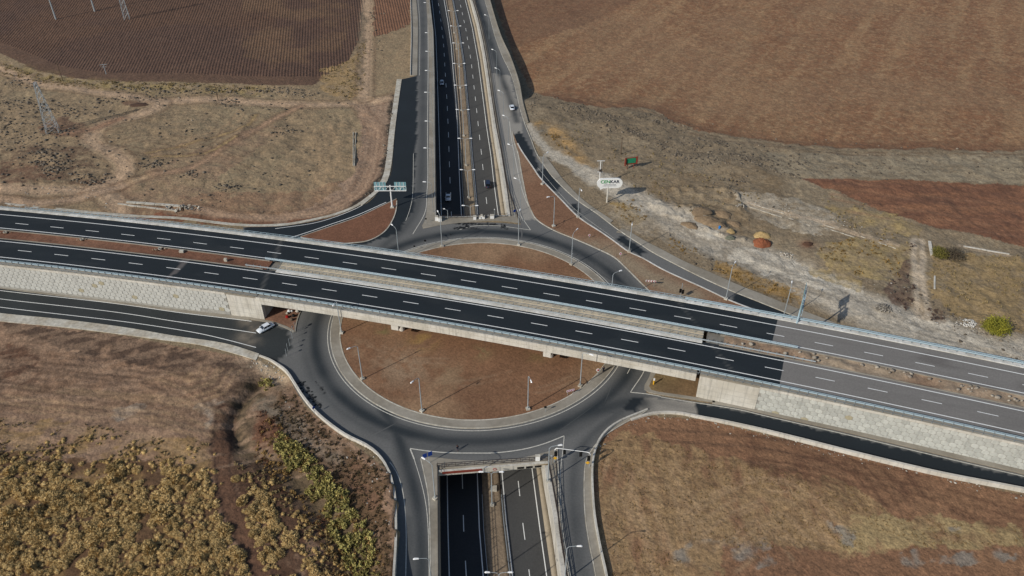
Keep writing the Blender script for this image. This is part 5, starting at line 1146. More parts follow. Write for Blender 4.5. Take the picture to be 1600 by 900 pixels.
t = wpole(936, 291, 9.6, 'white utility pole with two cross bars and transformer left of the oval billboard', ((-.1, 1.3), (-4.2, .9)), 'whitemetal', 0)
MB().box((.1, -.3, 6.1), (.9, .6, .7)).build('transformer', 'darksteel', t)
for s_ in (-.5, .5): MB().tube((s_, 0, 6.6), (s_, 0, 9.2), .05).build('cable_drop', 'steel', t)
# power line between pylons
# ================================================================ VEHICLES
def car(x, y, z, rz, body, label, kind='sedan', L=4.4, Wd=1.72, group=None):
    t = thing({'sedan': 'car', 'pickup': 'pickup_truck', 'suv': 'van'}[kind], label, {'sedan': 'car', 'pickup': 'pickup truck', 'suv': 'van'}[kind], (x, y, z), rz)
    hL = L/2; zb = .28; zh = {'sedan': .82, 'pickup': .95, 'suv': .95}[kind]
    prof = [(-hL, zb+.12), (-hL+.02, zh-.12), (-hL+.18, zh), (hL-1.25, zh+.04), (hL-.35, zh-.08), (hL-.02, zh-.26), (hL, zb+.1), (hL-.2, zb), (-hL+.2, zb)]
    if kind == 'pickup': prof = [(-hL, .5), (-hL, 1.0), (-hL+.1, 1.02), (hL-1.3, 1.04), (hL-.3, .98), (hL, .7), (hL, .4), (hL-.2, .34), (-hL+.2, .38)]
    bm = bmesh.new(); rings = []
    for yy_, sc in ((-Wd/2, .0), (-Wd/2+.0, 1), (Wd/2, 1)):
        if sc == 0: continue
        rings.append([bm.verts.new((px_, yy_, pz_)) for px_, pz_ in prof])
    n = len(prof)
    for i in range(n): bm.faces.new((rings[0][i], rings[0][(i+1) % n], rings[1][(i+1) % n], rings[1][i]))
    bm.faces.new(rings[0]); bm.faces.new(rings[1][::-1]); bmesh.ops.recalc_face_normals(bm, faces=bm.faces)
    bmesh.ops.bevel(bm, geom=[e for e in bm.edges], offset=.07, segments=2, affect='EDGES'); me = bpy.data.meshes.new('body'); bm.to_mesh(me); bm.free(); me.polygons.foreach_set('use_smooth', [True]*len(me.polygons))
    link('body', me, body, t)
    cab = {'sedan': (-1.45, -1.0, .55, 1.15, 1.38), 'pickup': (-.35, -.15, .95, 1.35, 1.62), 'suv': (-hL+.12, -hL+.35, .85, 1.35, 1.85)}[kind]
    a0, a1, b1, b0, zt_ = cab; w0, w1 = Wd/2-.08, Wd/2-.26
    v = [(a0, -w0, zh), (b0, -w0, zh), (b0, w0, zh), (a0, w0, zh), (a1, -w1, zt_), (b1, -w1, zt_), (b1, w1, zt_), (a1, w1, zt_)]
    MB().add(v, [(4, 5, 6, 7), (0, 1, 5, 4), (1, 2, 6, 5), (2, 3, 7, 6), (3, 0, 4, 7)]).build('windows', 'glass', t)
    MB().box(((a1+b1)/2, 0, zt_+.02), (b1-a1+.08, 2*w1+.06, .06)).build('roof', body, t)
    pm = MB()
    for s_ in (-1, 1):
        for xa, xb in ((a0, a1), (b0, b1), ((a0+b0)/2, (a1+b1)/2)): pm.tube((xa, s_*w0, zh), (xb, s_*w1, zt_), .045, n=4)
    pm.build('pillars', body, t)
    if kind == 'pickup': MB().box((-hL+.95, 0, 1.045), (1.7, 1.45, .02)).build('load_bed', 'black', t)
    for sx in (-1, 1):
        for sy in (-1, 1):
            w = MB().tube((sx*(hL-.85), sy*(Wd/2-.2), .32), (sx*(hL-.85), sy*(Wd/2+.01), .32), .32, n=14).build('wheel', 'rubber', t)
            MB().tube((sx*(hL-.85), sy*(Wd/2), .32), (sx*(hL-.85), sy*(Wd/2+.025), .32), .18, n=10).build('rim', 'steel', w)
    for sy in (-1, 1):
        MB().box((hL-.01, sy*(Wd/2-.3), zh-.27), (.06, .36, .14)).build('headlight', 'lamp', t); MB().box((-hL+.005, sy*(Wd/2-.25), zh-.18), (.05, .3, .14)).build('taillight', 'red', t)
        MB().box((b0-.15, sy*(Wd/2+.08), zh+.08), (.16, .18, .12)).build('mirror', body, t)
    return t
x, y = G(415.5, 514.5); f_ = G(404, 517.5); r_ = G(427, 510); a_ = math.atan2(f_[1]-r_[1], f_[0]-r_[0])
f_ = G(403.5, 519); r_ = G(428, 506); a_ = math.atan2(f_[1]-r_[1], f_[0]-r_[0]); car(x, y, .03-.1*0+float(LV(x, y)), a_, 'carwhite', 'pale blue white sedan driving down the western side road beside the bridge abutment', 'sedan', 4.7, 1.75)
x, y = G(800, 170); car(x, y, .03, R(98), 'carwhite', 'white car on the eastern frontage road above the fork', 'sedan')
x, y = GT(690.5, 131); car(x, y, float(zt(y))+.03, R(-87), 'carsilver', 'silver car in the shaded left carriageway of the sunken road', 'sedan')
x, y = GT(700.5, 310); car(x, y, float(zt(y))+.03, R(-88), 'carwhite', 'white pickup in the shaded left carriageway near the north portal', 'pickup', 4.9, 1.8)
x, y = GT(762.5, 290.5); car(x, y, float(zt(y))+.03, R(94), 'carblue', 'dark blue van in the sunlit right carriageway of the sunken road', 'suv', 4.4, 1.8)
# ================================================================ PEOPLE
def skinned(name, verts, edges, radii, m, parent, sub=1):
    me = bpy.data.meshes.new(name); me.from_pydata(verts, edges, []); o = bpy.data.objects.new(name, me); COL.objects.link(o)
    md = o.modifiers.new('skin', 'SKIN'); md.use_smooth_shade = True
    for i, r in enumerate(radii): me.skin_vertices[0].data[i].radius = (r, r)
    me.skin_vertices[0].data[0].use_root = True
    if sub: s_ = o.modifiers.new('s', 'SUBSURF'); s_.levels = s_.render_levels = sub
    dg = bpy.context.evaluated_depsgraph_get(); me2 = bpy.data.meshes.new_from_object(o.evaluated_get(dg)); bpy.data.objects.remove(o); me2.materials.clear()
    return link(name, me2, m, parent)
def person(px, py, rz, label):
    x, y = G(px, py); t = thing('person', label, 'person', (x, y, .14 if py < 600 else .02), rz)
    J = [(0, 0, .95), (0, .01, 1.2), (0, .02, 1.42), (0, .02, 1.5), (0, .03, 1.6), (0, .03, 1.71), (-.18, .02, 1.4), (-.24, .12, 1.14), (-.2, -.02, .92), (.18, .02, 1.4), (.25, -.08, 1.14), (.21, -.22, .98),
         (-.1, 0, .9), (-.11, -.12, .5), (-.11, -.02, .08), (-.11, -.2, .04), (.1, 0, .9), (.11, .12, .5), (.11, .3, .1), (.11, .14, .04)]
    E_ = [(0, 1), (1, 2), (2, 3), (3, 4), (4, 5), (2, 6), (6, 7), (7, 8), (2, 9), (9, 10), (10, 11), (0, 12), (12, 13), (13, 14), (14, 15), (0, 16), (16, 17), (17, 18), (18, 19)]
    rad = [.11, .11, .11, .06, .095, .08, .06, .045, .035, .06, .045, .035, .09, .065, .045, .035, .09, .065, .045, .035]
    skinned('body', J, E_, rad, 'skin', t)
    skinned('jacket', [J[i] for i in (1, 0, 2, 6, 7, 9, 10)]+[(-.21, .0, .97), (.22, -.19, 1.01)], [(0, 1), (0, 2), (2, 3), (3, 4), (2, 5), (5, 6), (4, 7), (6, 8)], [.175, .18, .18, .1, .08, .1, .08, .065, .065], 'cloth', t)
    skinned('trousers', [J[i] for i in (0, 12, 13, 14, 16, 17, 18)], [(0, 1), (1, 2), (2, 3), (0, 4), (4, 5), (5, 6)], [.165, .13, .1, .08, .13, .1, .08], 'cloth2', t)
    MB().lathe([(.0, .15), (.07, .14), (.12, .08), (.13, .0), (.12, -.06)], 10, (0, .05, 1.68)).build('hair', 'hair', t)
    hand = MB()
    for hx, hy, hz_ in ((-.2, -.05, .86), (.21, -.26, .93)):
        for k in range(4): hand.tube((hx-.03+.02*k, hy, hz_), (hx-.03+.02*k, hy-.02, hz_-.07-.01*(k in (1, 2))), .009, .007, 5)
        hand.tube((hx+.04, hy, hz_+.02), (hx+.06, hy-.03, hz_-.02), .01, .008, 5)
    hand.build('fingers', 'skin', t)
    return t
person(715, 704, R(60), 'person in dark clothes walking on the southern ring road near the white line')
person(942.5, 581, R(20), 'person in dark blue clothes standing on the island pavement by the bridge')
# ================================================================ VEGETATION
def leafclump(n, rad, h, ls, c1, c2, seed, flat_=.0, up=.5):
    r_ = np.random.default_rng(seed); V = []; C = []
    nb = max(4, n//28); cen = r_.normal(size=(nb, 3)); cen /= np.linalg.norm(cen, axis=1)[:, None]; cen[:, 2] = np.abs(cen[:, 2]); cen *= r_.uniform(.35, .85, nb)[:, None]
    k = r_.integers(0, nb, n); d = r_.normal(size=(n, 3)); d /= np.linalg.norm(d, axis=1)[:, None]
    p = cen[k]+d*r_.uniform(.15, .42, n)[:, None]; p[:, 2] = np.abs(p[:, 2]); p *= [rad, rad, h]
    a = r_.normal(size=(n, 3)); a[:, 2] += up; a /= np.linalg.norm(a, axis=1)[:, None]; b = r_.normal(size=(n, 3)); b -= (a*b).sum(1)[:, None]*a; b /= np.linalg.norm(b, axis=1)[:, None]
    s = ls*r_.uniform(.6, 1.4, n)[:, None]; V = np.stack([p-b*s*.4, p+b*s*.4, p+a*s*1.2], 1).reshape(-1, 3)
    mix = (r_.random(nb)[k]*.6+r_.random(n)*.4)[:, None]; C = np.repeat(np.array(c1)*(1-mix)+np.array(c2)*mix, 3, 0)*1.
    return V, np.arange(3*n).reshape(-1, 3), C
def bush_mesh(name, *a, **k):
    V, F, C = leafclump(*a, **k); return npmesh(name, V, F, C)
def mound_bush(n, seed, c1, c2, blade=.2):
    r_ = np.random.default_rng(seed); bm = bmesh.new(); bmesh.ops.create_icosphere(bm, subdivisions=2 if n > 200 else 1, radius=.74)
    V = np.array([v.co[:] for v in bm.verts]); F = np.array([[v.index for v in f.verts] for f in bm.faces]); bm.free()
    lob = r_.normal(size=(6, 3)); lob /= np.linalg.norm(lob, axis=1)[:, None]; g = 1+.28*np.max(np.clip(V/.74 @ lob.T, 0, 1)**6, 1)+r_.uniform(-.09, .09, len(V)); V = V*g[:, None]; V[:, 2] = np.maximum(V[:, 2], -.1)*.95
    Fk = F[(V[F][:, :, 2].max(1) > -.05)]; m = r_.random(len(V))[:, None]; C = (np.array(c1)*(1-m)+np.array(c2)*m)*.92
    d = r_.normal(size=(n, 3)); d[:, 2] = np.abs(d[:, 2])*.9; d /= np.linalg.norm(d, axis=1)[:, None]; gg = 1+.28*np.max(np.clip(d @ lob.T, 0, 1)**6, 1); p = d*(.66*gg)[:, None]
    a = d+r_.normal(size=(n, 3))*.55; a /= np.linalg.norm(a, axis=1)[:, None]; b = r_.normal(size=(n, 3)); b -= (a*b).sum(1)[:, None]*a; b /= np.linalg.norm(b, axis=1)[:, None]
    s = blade*r_.uniform(.6, 1.5, n)[:, None]; V2 = np.stack([p-b*s*.3, p+b*s*.3, p+a*s*1.3], 1).reshape(-1, 3); mix = r_.random(n)[:, None]; C2 = np.repeat(np.array(c1)*(1-mix)*1.08+np.array(c2)*mix, 3, 0)
    return np.vstack([V, V2]), np.vstack([Fk, np.arange(3*n).reshape(-1, 3)+len(V)]), np.vstack([C, C2])
TB = []
for i in range(7):
    kb = [1.08, 1., .9, 1.15, .82, 1.05, .95][i]; V_, F_, C_ = mound_bush(620, 100+i, sr(200, 174, 122)*kb, sr(160, 134, 86)*kb, [.2, .26, .3][i % 3]); TB.append(npmesh('dry_bush', V_, F_, C_))
for me in TB: me.materials.append(M['plant'])
# dry bush field, lower left
pts = []
bush_reg = [P(l) for l in ([(-30, 712), (60, 728), (110, 722), (200, 728), (320, 734), (335, 770), (350, 820), (385, 890), (400, 950), (-40, 950)], [(372, 745), (400, 752), (425, 790), (470, 850), (510, 930), (440, 945), (400, 860)])]
bush_reg[1:] = [P([(366, 742), (392, 748), (415, 780), (455, 835), (500, 900), (520, 945), (440, 945), (395, 850)])]
for q in bush_reg:
    q = np.array(q); lo = q.min(0); hi = q.max(0); A = (hi-lo).prod(); n = int(A*2.2)
    c = rng.uniform(lo, hi, (n, 2)); k = inpoly(c[:, 0], c[:, 1], q); c = c[k]
    dens = fbm(c[:, 0], c[:, 1], 7, 3, 120); fade = ss(0, 12, (G(100, 722)[1]-c[:, 1])); c = c[(dens > .34) & (rng.random(len(c)) < .3+.7*fade)]; pts.append(c)
pts = np.vstack(pts); sizes = []; keep = []
grid = {}
for p in pts:
    s_ = float(.32+1.25*rng.random()**1.5*(.45+.85*vn(p[0], p[1], 8, 5))); key = (int(p[0]//2), int(p[1]//2)); ok = True
    for a in (-1, 0, 1):
        for b_ in (-1, 0, 1):
            for q, sq in grid.get((key[0]+a, key[1]+b_), []):
                if math.hypot(q[0]-p[0], q[1]-p[1]) < .42*(s_+sq): ok = False
    if ok: grid.setdefault(key, []).append((p, s_)); keep.append((p[0], p[1], s_))
keep.sort(key=lambda k: -k[2]/math.hypot(k[0], k[1]))
print('bushes', len(keep))
def joined(name, label, cat, items, templates, mname, group=None, vary=.15, zf=None):
    VV = []; FF = []; CC = []; b = 0
    for x, y, s_ in items:
        V, F, C = templates[int(rng.integers(len(templates)))]; a = rng.uniform(0, 6.28); ca, sa = math.cos(a), math.sin(a); z = zf(x, y) if zf else 0
        W_ = np.c_[(V[:, 0]*ca-V[:, 1]*sa)*s_+x, (V[:, 0]*sa+V[:, 1]*ca)*s_+y, V[:, 2]*s_+z]; VV.append(W_); FF.append(F+b); b += len(V); CC.append(C*(1+rng.uniform(-vary, vary)))
    if not VV: return
    return tag(link(name, npmesh(name, np.vstack(VV), np.vstack(FF), np.vstack(CC)), mname, None, 'stuff'), label, cat)
zk = hz(np.array([k[0] for k in keep]), np.array([k[1] for k in keep])) if keep else []
for i, (x, y, s_) in enumerate(keep[:300]):
    o = bpy.data.objects.new('dry_bush', TB[i % 7]); COL.objects.link(o); o.location = (x, y, zk[i]-.05); o.scale = (s_*random.uniform(.85, 1.25), s_*random.uniform(.85, 1.2), s_*random.uniform(.6, 1.05)); o.rotation_euler = (0, 0, random.uniform(0, 6.3))
    tag(o, 'rounded tan dry bush in the dense scrub of the lower left field', 'bush', 'tan dry bushes in the lower left field')
tmpl = [mound_bush(130, 200+i, sr(200, 174, 122), sr(160, 134, 86), .26) for i in range(4)]
zz_ = {(k[0], k[1]): z for k, z in zip(keep, zk)}
joined('dry_scrub', 'mass of smaller tan dry bushes filling the gaps of the lower left field', 'scrub', [(x, y, s_) for x, y, s_ in keep[300:]], tmpl, 'plant', zf=lambda x, y: zz_[(x, y)]-.05)
# grass tufts and low scrub
def region_pts(l, dens, lo=.0, hi=1., s=5, seed=130, z=None):
    q = np.array(P(l)); a, b = q.min(0), q.max(0); n = int((b-a).prod()*dens); c = rng.uniform(a, b, (n, 2)); c = c[inpoly(c[:, 0], c[:, 1], q)]
    f = fbm(c[:, 0], c[:, 1], s, 3, seed); return c[(f > lo) & (f < hi) & (rd(c[:, 0], c[:, 1]) > .8)]
def scatter(name, label, cat, regs, tm, smin, smax, mname='plant', vary=.2):
    c = np.vstack([region_pts(*r) for r in regs]); z = hz(c[:, 0], c[:, 1]); it = [(c[i, 0], c[i, 1], rng.uniform(smin, smax)) for i in range(len(c))]; zd = {(i[0], i[1]): zz for i, zz in zip(it, z)}
    print(name, len(it)); return joined(name, label, cat, it, tm, mname, vary=vary, zf=lambda x, y: zd[(x, y)]-.03)
tuft = [leafclump(14, .5, .5, .3, sr(156, 138, 98), sr(112, 97, 68), 300+i, up=1.) for i in range(5)]
tuft2 = [mound_bush(40, 700+i, sr(190, 162, 108), sr(150, 124, 78), .3) for i in range(5)]
scatter('scrub_fringe', 'thinning dry bushes fading out above the dense scrub of the lower left field', 'scrub', [([(-30, 668), (110, 675), (330, 705), (340, 735), (60, 730), (-30, 720)], .35, .45), ([(-30, 695), (110, 705), (330, 722), (340, 740), (60, 735), (-30, 725)], .5, .4), ([(370, 735), (440, 750), (520, 840), (560, 940), (520, 940), (440, 830), (385, 770)], .45, .4), ([(330, 690), (350, 690), (345, 800), (395, 900), (380, 900), (335, 800)], .3, .4)], tuft2, .3, .75)
scatter('dry_grass_tufts', 'sparse tan grass tufts on bare soil above the dense bushes', 'grass', [([(-30, 655), (110, 660), (330, 695), (330, 735), (60, 730), (-30, 715)], .9, .48), ([(365, 720), (430, 740), (520, 830), (560, 940), (520, 940), (440, 820), (380, 760)], 1.2, .4)], tuft, .5, 1.1)
tdark = [leafclump(14, .45, .4, .26, sr(92, 78, 52), sr(62, 52, 38), 310+i, up=.6) for i in range(5)]
scatter('bank_scrub', 'low brown scrub covering the bank below the south west parapet', 'scrub', [([(450, 600), (480, 645), (560, 705), (606, 748), (612, 940), (585, 940), (545, 800), (470, 720), (420, 650)], 1.5, .35)], tdark, .5, 1.3, vary=.35)
tg = [leafclump(70, .9, 1.3, .34, sr(124, 124, 68), sr(176, 158, 100), 320+i, up=1.) for i in range(5)]
scatter('green_reeds', 'yellow green reeds and weeds growing along the ditch', 'reeds', [([(430, 672), (460, 688), (505, 730), (550, 785), (585, 850), (600, 940), (562, 940), (532, 860), (500, 795), (460, 738), (430, 704)], 1.5, .3), ([(405, 590), (420, 585), (425, 612), (408, 615)], .7, .3)], tg, .35, 1.25, vary=.4)
tr = [leafclump(24, .8, .7, .3, sr(100, 62, 42), sr(80, 56, 40), 330+i, up=.6) for i in range(4)]
scatter('ochre_weeds', 'ochre dry weeds flanking the green reeds by the ditch', 'weeds', [([(415, 640), (450, 680), (500, 725), (560, 790), (600, 880), (605, 940), (540, 940), (500, 850), (450, 770), (400, 715), (400, 690)], .8, .35)], [leafclump(40, .8, .8, .3, sr(176, 146, 92), sr(128, 100, 62), 370+i, up=1.) for i in range(4)], .4, 1.0, vary=.3)
scatter('rusty_weeds', 'rusty brown weeds beside the dark ditch', 'weeds', [([(400, 620), (435, 655), (450, 700), (410, 690), (385, 660)], .5, .42), ([(395, 700), (430, 720), (500, 800), (540, 880), (500, 860), (440, 790)], .4, .5)], tr, .5, 1.1, vary=.3)
scatter('roadside_scrub', 'ochre scrub strip beside the ramp pavement', 'scrub', [([(1120, 405), (1150, 415), (1200, 438), (1250, 462), (1240, 478), (1180, 455), (1120, 425)], .5, .38), ([(1040, 365), (1090, 390), (1085, 402), (1040, 382)], .5, .4), ([(985, 310), (1010, 325), (1010, 345), (985, 350), (960, 330)], .5, .45), ([(1270, 390), (1340, 370), (1420, 385), (1420, 430), (1380, 440), (1300, 425)], .35, .48), ([(845, 195), (870, 205), (900, 240), (890, 245), (855, 215)], .4, .4)],
        [leafclump(16, .7, .5, .3, sr(150, 122, 66), sr(112, 88, 50), 340+i, up=.9) for i in range(5)], .5, 1.2, vary=.3)
scatter('dark_thicket', 'purple brown leafless thicket beside the short dirt lane', 'thicket', [([(1395, 440), (1425, 400), (1428, 478), (1402, 490)], .4, .45), ([(1452, 478), (1478, 488), (1475, 505), (1450, 500)], .8, .3), ([(1420, 370), (1428, 372), (1426, 396), (1418, 396)], .4, .4)],
        [leafclump(30, .8, .9, .3, sr(92, 74, 66), sr(72, 58, 52), 350+i, up=.6) for i in range(4)], .5, 1.1)
scatter('scrub_grass', 'faint dry grass tufts over the eastern scrub land', 'grass', [([(1450, 395), (1640, 400), (1640, 540), (1500, 505), (1460, 470)], .35, .4), ([(1280, 300), (1400, 335), (1440, 370), (1420, 385), (1300, 350)], .3, .42), ([(870, 180), (1100, 260), (1200, 310), (1100, 360), (1000, 300), (900, 240)], .12, .45)], tuft, .5, 1.1)
scatter('verge_weeds', 'thin yellow weeds along the ploughed field edge', 'weeds', [([(-30, 92), (60, 116), (130, 127), (300, 131), (420, 136), (420, 145), (300, 143), (130, 140), (50, 128), (-30, 108)], .5, .42), ([(500, 108), (545, 95), (572, 60), (570, 140), (545, 155), (505, 140)], .35, .45)], tuft, .6, 1.3)
scatter('field_stubble', 'rough straw clods scattered over the south east field', 'stubble', [([(930, 720), (985, 675), (1080, 700), (1160, 720), (1260, 740), (1330, 760), (1400, 805), (1640, 820), (1640, 850), (1330, 862), (1130, 862), (1100, 940), (945, 940)], .9, .42)], [leafclump(7, .4, .18, .22, sr(138, 116, 76), sr(104, 82, 54), 360+i, up=.3) for i in range(5)], .5, 1.1)
# trees
def tree(px, py, rad, h, label, c1, c2, n=2600, trunk=1.2, name='tree'):
    x, y, z = GZ(px, py); t = thing(name, label, 'tree', (x, y, z))
    mb = MB(); mb.tube((0, 0, -.3), (.05, 0, trunk), .2, .14, 8); tips = []
    for i in range(7):
        a = i*.9; p = (math.cos(a)*rad*.5, math.sin(a)*rad*.5, trunk+h*.45*random.uniform(.6, 1.2)); mb.tube((.05, 0, trunk*.7), p, .1, .03, 5)
    mb.build('trunk', 'wood', t)
    V, F, C = leafclump(n, rad, h, .26, c1, c2, int(px)); V[:, 2] += trunk*.35
    link('crown', npmesh('crown', V, F, C), 'plant', t); return t
tree(1555, 517, 3.5, 4.0, 'round yellow green tree beside the white rubble at the right', sr(158, 152, 52), sr(92, 96, 38), 4800)
tree(1468, 400, 2.8, 3.0, 'yellow green half of the shrub pair near the red field corner', sr(118, 112, 50), sr(88, 84, 44), 1800, .8)
tree(1487, 402, 3.6, 3.2, 'grey brown leafless shrub right of the yellow green one near the red field', sr(98, 88, 72), sr(74, 66, 54), 1800, .8)
# ================================================================ STONES, RUBBLE, PILES
def rock_t(seed, c1, c2, flat_=.7):
    r_ = np.random.default_rng(seed); bm = bmesh.new(); bmesh.ops.create_icosphere(bm, subdivisions=1, radius=1)
    V = np.array([v.co[:] for v in bm.verts])*r_.uniform(.6, 1.15, (len(bm.verts), 1))*[1, r_.uniform(.6, 1), flat_]; F = np.array([[v.index for v in f.verts] for f in bm.faces]); bm.free()
    m = r_.random(); return V, F, np.tile(c1*(1-m)+c2*m, (len(V), 1))
rk = [rock_t(400+i, sr(122, 112, 98), sr(66, 60, 54)) for i in range(12)]
def rocks(name, label, regs, smin, smax, tm=rk, cat='stones'):
    c = []
    for r in regs:
        if len(r) == 2 and isinstance(r[0], list) and isinstance(r[1], tuple):
            p = S(r[0], step=1.); w, n = r[1]; L = arclen(p)[-1]; q = at_len(p, rng.uniform(0, L, n)); c.append(q+rng.normal(size=q.shape)*w)
        else: c.append(region_pts(*r))
    c = np.vstack(c); z = hz(c[:, 0], c[:, 1]); k = rd(c[:, 0], c[:, 1]) > .5; c = c[k]; z = z[k]
    it = [(c[i, 0], c[i, 1], smin+(smax-smin)*rng.random()**3) for i in range(len(c))]; zd = {(i[0], i[1]): a for i, a in zip(it, z)}; print(name, len(it))
    return joined(name, label, cat, it, tm, 'rockattr', vary=.25, zf=lambda x, y: zd[(x, y)]+.02)
rocks('field_stones', 'dark lava stones scattered in lines over the north west scrub', [
    ([(0, 160), (40, 165), (80, 170), (140, 180)], (2.5, 260)), ([(0, 128), (30, 130), (60, 135)], (2., 70)), ([(60, 240), (80, 258), (95, 275)], (3., 260)), ([(120, 280), (150, 285), (168, 278)], (1.4, 110)), ([(215, 255), (240, 258), (270, 250)], (1.6, 110)), ([(150, 160), (200, 155), (260, 150)], (2., 130)),
    ([(190, 137), (260, 142), (330, 142), (420, 140), (500, 147)], (2.2, 420)), ([(290, 272), (310, 275)], (1.4, 50)), ([(340, 290), (370, 295), (360, 290)], (1.5, 60)), ([(0, 185), (60, 225), (100, 205)], (5., 260)), ([(430, 208), (460, 200)], (2.5, 60)), ([(617, 150), (612, 190), (606, 240), (597, 278), (575, 305)], (.8, 300)), ([(345, 155), (370, 165)], (1.5, 60)),
    ([(0, 115), (440, 140), (560, 165), (590, 260), (420, 340), (0, 300)], .07, .45, 1., 9), ([(0, 150), (200, 165), (190, 250), (160, 290), (0, 290)], .09, .42, 1., 7), ([(70, 203), (85, 205), (105, 210)], (1.2, 80)), ([(585, 20), (590, 90), (600, 95)], (2.5, 60)), ([(60, 238), (85, 255), (100, 272)], (2.4, 120))], .16, .85)
rocks('field_stones', 'dark stones and boulders strewn over the north east slope', [
    ([(870, 160), (900, 170), (960, 200), (1000, 210)], (2.6, 260)), ([(1010, 175), (1050, 190), (1080, 205)], (2., 120)), ([(990, 200), (1030, 225), (1080, 250), (1130, 255)], (2.6, 420)), ([(900, 165), (960, 180), (1010, 185), (1040, 205)], (1.6, 160)), ([(1060, 215), (1090, 235), (1140, 245), (1200, 262)], (1.8, 200)), ([(1250, 275), (1200, 262), (1170, 250)], (1.5, 90)), ([(1150, 235), (1300, 255), (1400, 262)], (5., 200)), ([(1080, 215), (1150, 240), (1250, 262)], (3., 180)), ([(1110, 285), (1150, 280), (1140, 300)], (2.5, 90)),
    ([(830, 130), (835, 150), (828, 165), (835, 190)], (1.4, 90)), ([(1000, 180), (1600, 240), (1600, 275), (1250, 272), (1050, 240)], .1, .4, 1., 8), ([(850, 180), (1200, 260), (1250, 340), (1100, 350), (950, 280)], .03, .42), ([(1080, 400), (1130, 425)], (1.5, 40)), ([(1380, 430), (1500, 500), (1600, 545)], (3.5, 110))], .15, .7)
pale_t = [rock_t(430+i, sr(186, 182, 172), sr(128, 122, 112), .5) for i in range(8)]
rocks('pale_rubble', 'pale broken stones strewn along the quarry dust and parapet foot', [([(395, 558), (420, 572), (436, 588)], (1.3, 170)), ([(1500, 502), (1520, 508), (1540, 515)], (1.6, 130)), ([(1225, 392), (1235, 402), (1215, 412)], (1.5, 50)), ([(1330, 430), (1400, 470), (1440, 500), (1600, 545)], (4, 110)),
    ([(930, 700), (960, 664), (1010, 652), (1100, 657), (1200, 682), (1600, 775)], (.8, 260)), ([(1480, 498), (1530, 522)], (1.6, 60)), ([(455, 600), (500, 668), (560, 705), (600, 740), (606, 830)], (2.5, 110)), ([(1170, 312), (1300, 345), (1400, 385)], (1.8, 130)), ([(20, 300), (120, 300), (175, 322)], (2., 70))], .08, .4, pale_t)
# single heaps
def heap(px, py, n, spread, smin, smax, label, cat, c1, c2, flat_=.6, name='rubble_pile', zoff=0.):
    x, y, z = GZ(px, py); t = thing(name, label, cat, (x, y, z+zoff)); ts = [rock_t(int(px)+i, c1, c2, flat_) for i in range(5)]; it = []
    for i in range(n):
        a = random.uniform(0, 6.28); r = spread*math.sqrt(random.random()); it.append((math.cos(a)*r, math.sin(a)*r*.8, random.uniform(smin, smax)))
    VV = []; FF = []; CC = []; b = 0
    for xx, yy_, s_ in it:
        V, F, C = random.choice(ts); zz = (1-math.hypot(xx, yy_)/spread)*spread*.35+s_*.2; VV.append(V*s_+[xx, yy_, zz]); FF.append(F+b); b += len(V); CC.append(C*random.uniform(.75, 1.2))
    o = link('loose_stones', npmesh('loose_stones', np.vstack(VV), np.vstack(FF), np.vstack(CC)), 'rockattr', t, 'stuff'); return t
heap(1381, 482, 130, 2.3, .18, .42, 'grey heap of broken stones beside the dirt lane', 'stone heap', sr(150, 144, 134), sr(120, 114, 104))
heap(1229, 400, 40, 1.8, .15, .4, 'small heap of white broken concrete on the quarry dust', 'rubble heap', sr(196, 190, 178), sr(160, 152, 140))
heap(1157, 322, 30, 1.5, .15, .35, 'white rubble heap left of the long foundation lines', 'rubble heap', sr(180, 174, 164), sr(150, 144, 132))
heap(1514, 506, 80, 2.2, .15, .4, 'bright white rubble heap left of the yellow green tree', 'rubble heap', sr(206, 204, 198), sr(170, 166, 158))
def mound(px, py, rx_, ry_, h, label, col, name='soil_pile', cat='soil pile', rz=0):
    x, y, z = GZ(px, py); n = 22; V = []; F = []
    for j in range(9):
        r = 1-j/8
        for i in range(n):
            a = 2*math.pi*i/n; k = 1+.12*math.sin(3*a+px)+.06*math.sin(7*a); V.append((math.cos(a)*rx_*r*k, math.sin(a)*ry_*r*k, h*(1-r**1.6)+random.uniform(-.13, .13)*h*(j > 0)))
    for j in range(8):
        for i in range(n): F.append((j*n+i, j*n+(i+1) % n, (j+1)*n+(i+1) % n, (j+1)*n+i))
    V = np.array(V); V[:n, 2] -= .3; c = np.tile(sr(*col), (len(V), 1))*(rng.uniform(.85, 1.1, (len(V), 1)))
    o = link(name, npmesh(name, V, F, c, None, True), 'soil'); o.location = (x, y, z); o.rotation_euler = (0, 0, rz); return tag(o, label, cat)
mound(1189, 381, 3.0, 2.2, 1.9, 'bright orange brown soil pile in front of the tan sand pile', (138, 84, 58))
mound(1190, 368, 2.8, 1.8, 1.2, 'tan sand pile right behind the orange soil pile', (176, 150, 104), 'sand_pile', 'sand pile')
mound(1141, 362, 1.5, 1.1, .9, 'small tan sand pile left of the orange soil pile', (158, 136, 96), 'sand_pile', 'sand pile')
mound(1141, 371, 1.5, 1., .7, 'small grey green heap below the small tan sand pile', (104, 106, 92), 'gravel_pile', 'gravel pile')
mound(1263, 381, 1.6, 1.1, .6, 'dark burnt brush heap on a reddish patch', (80, 58, 46), 'ash_heap', 'ash heap')
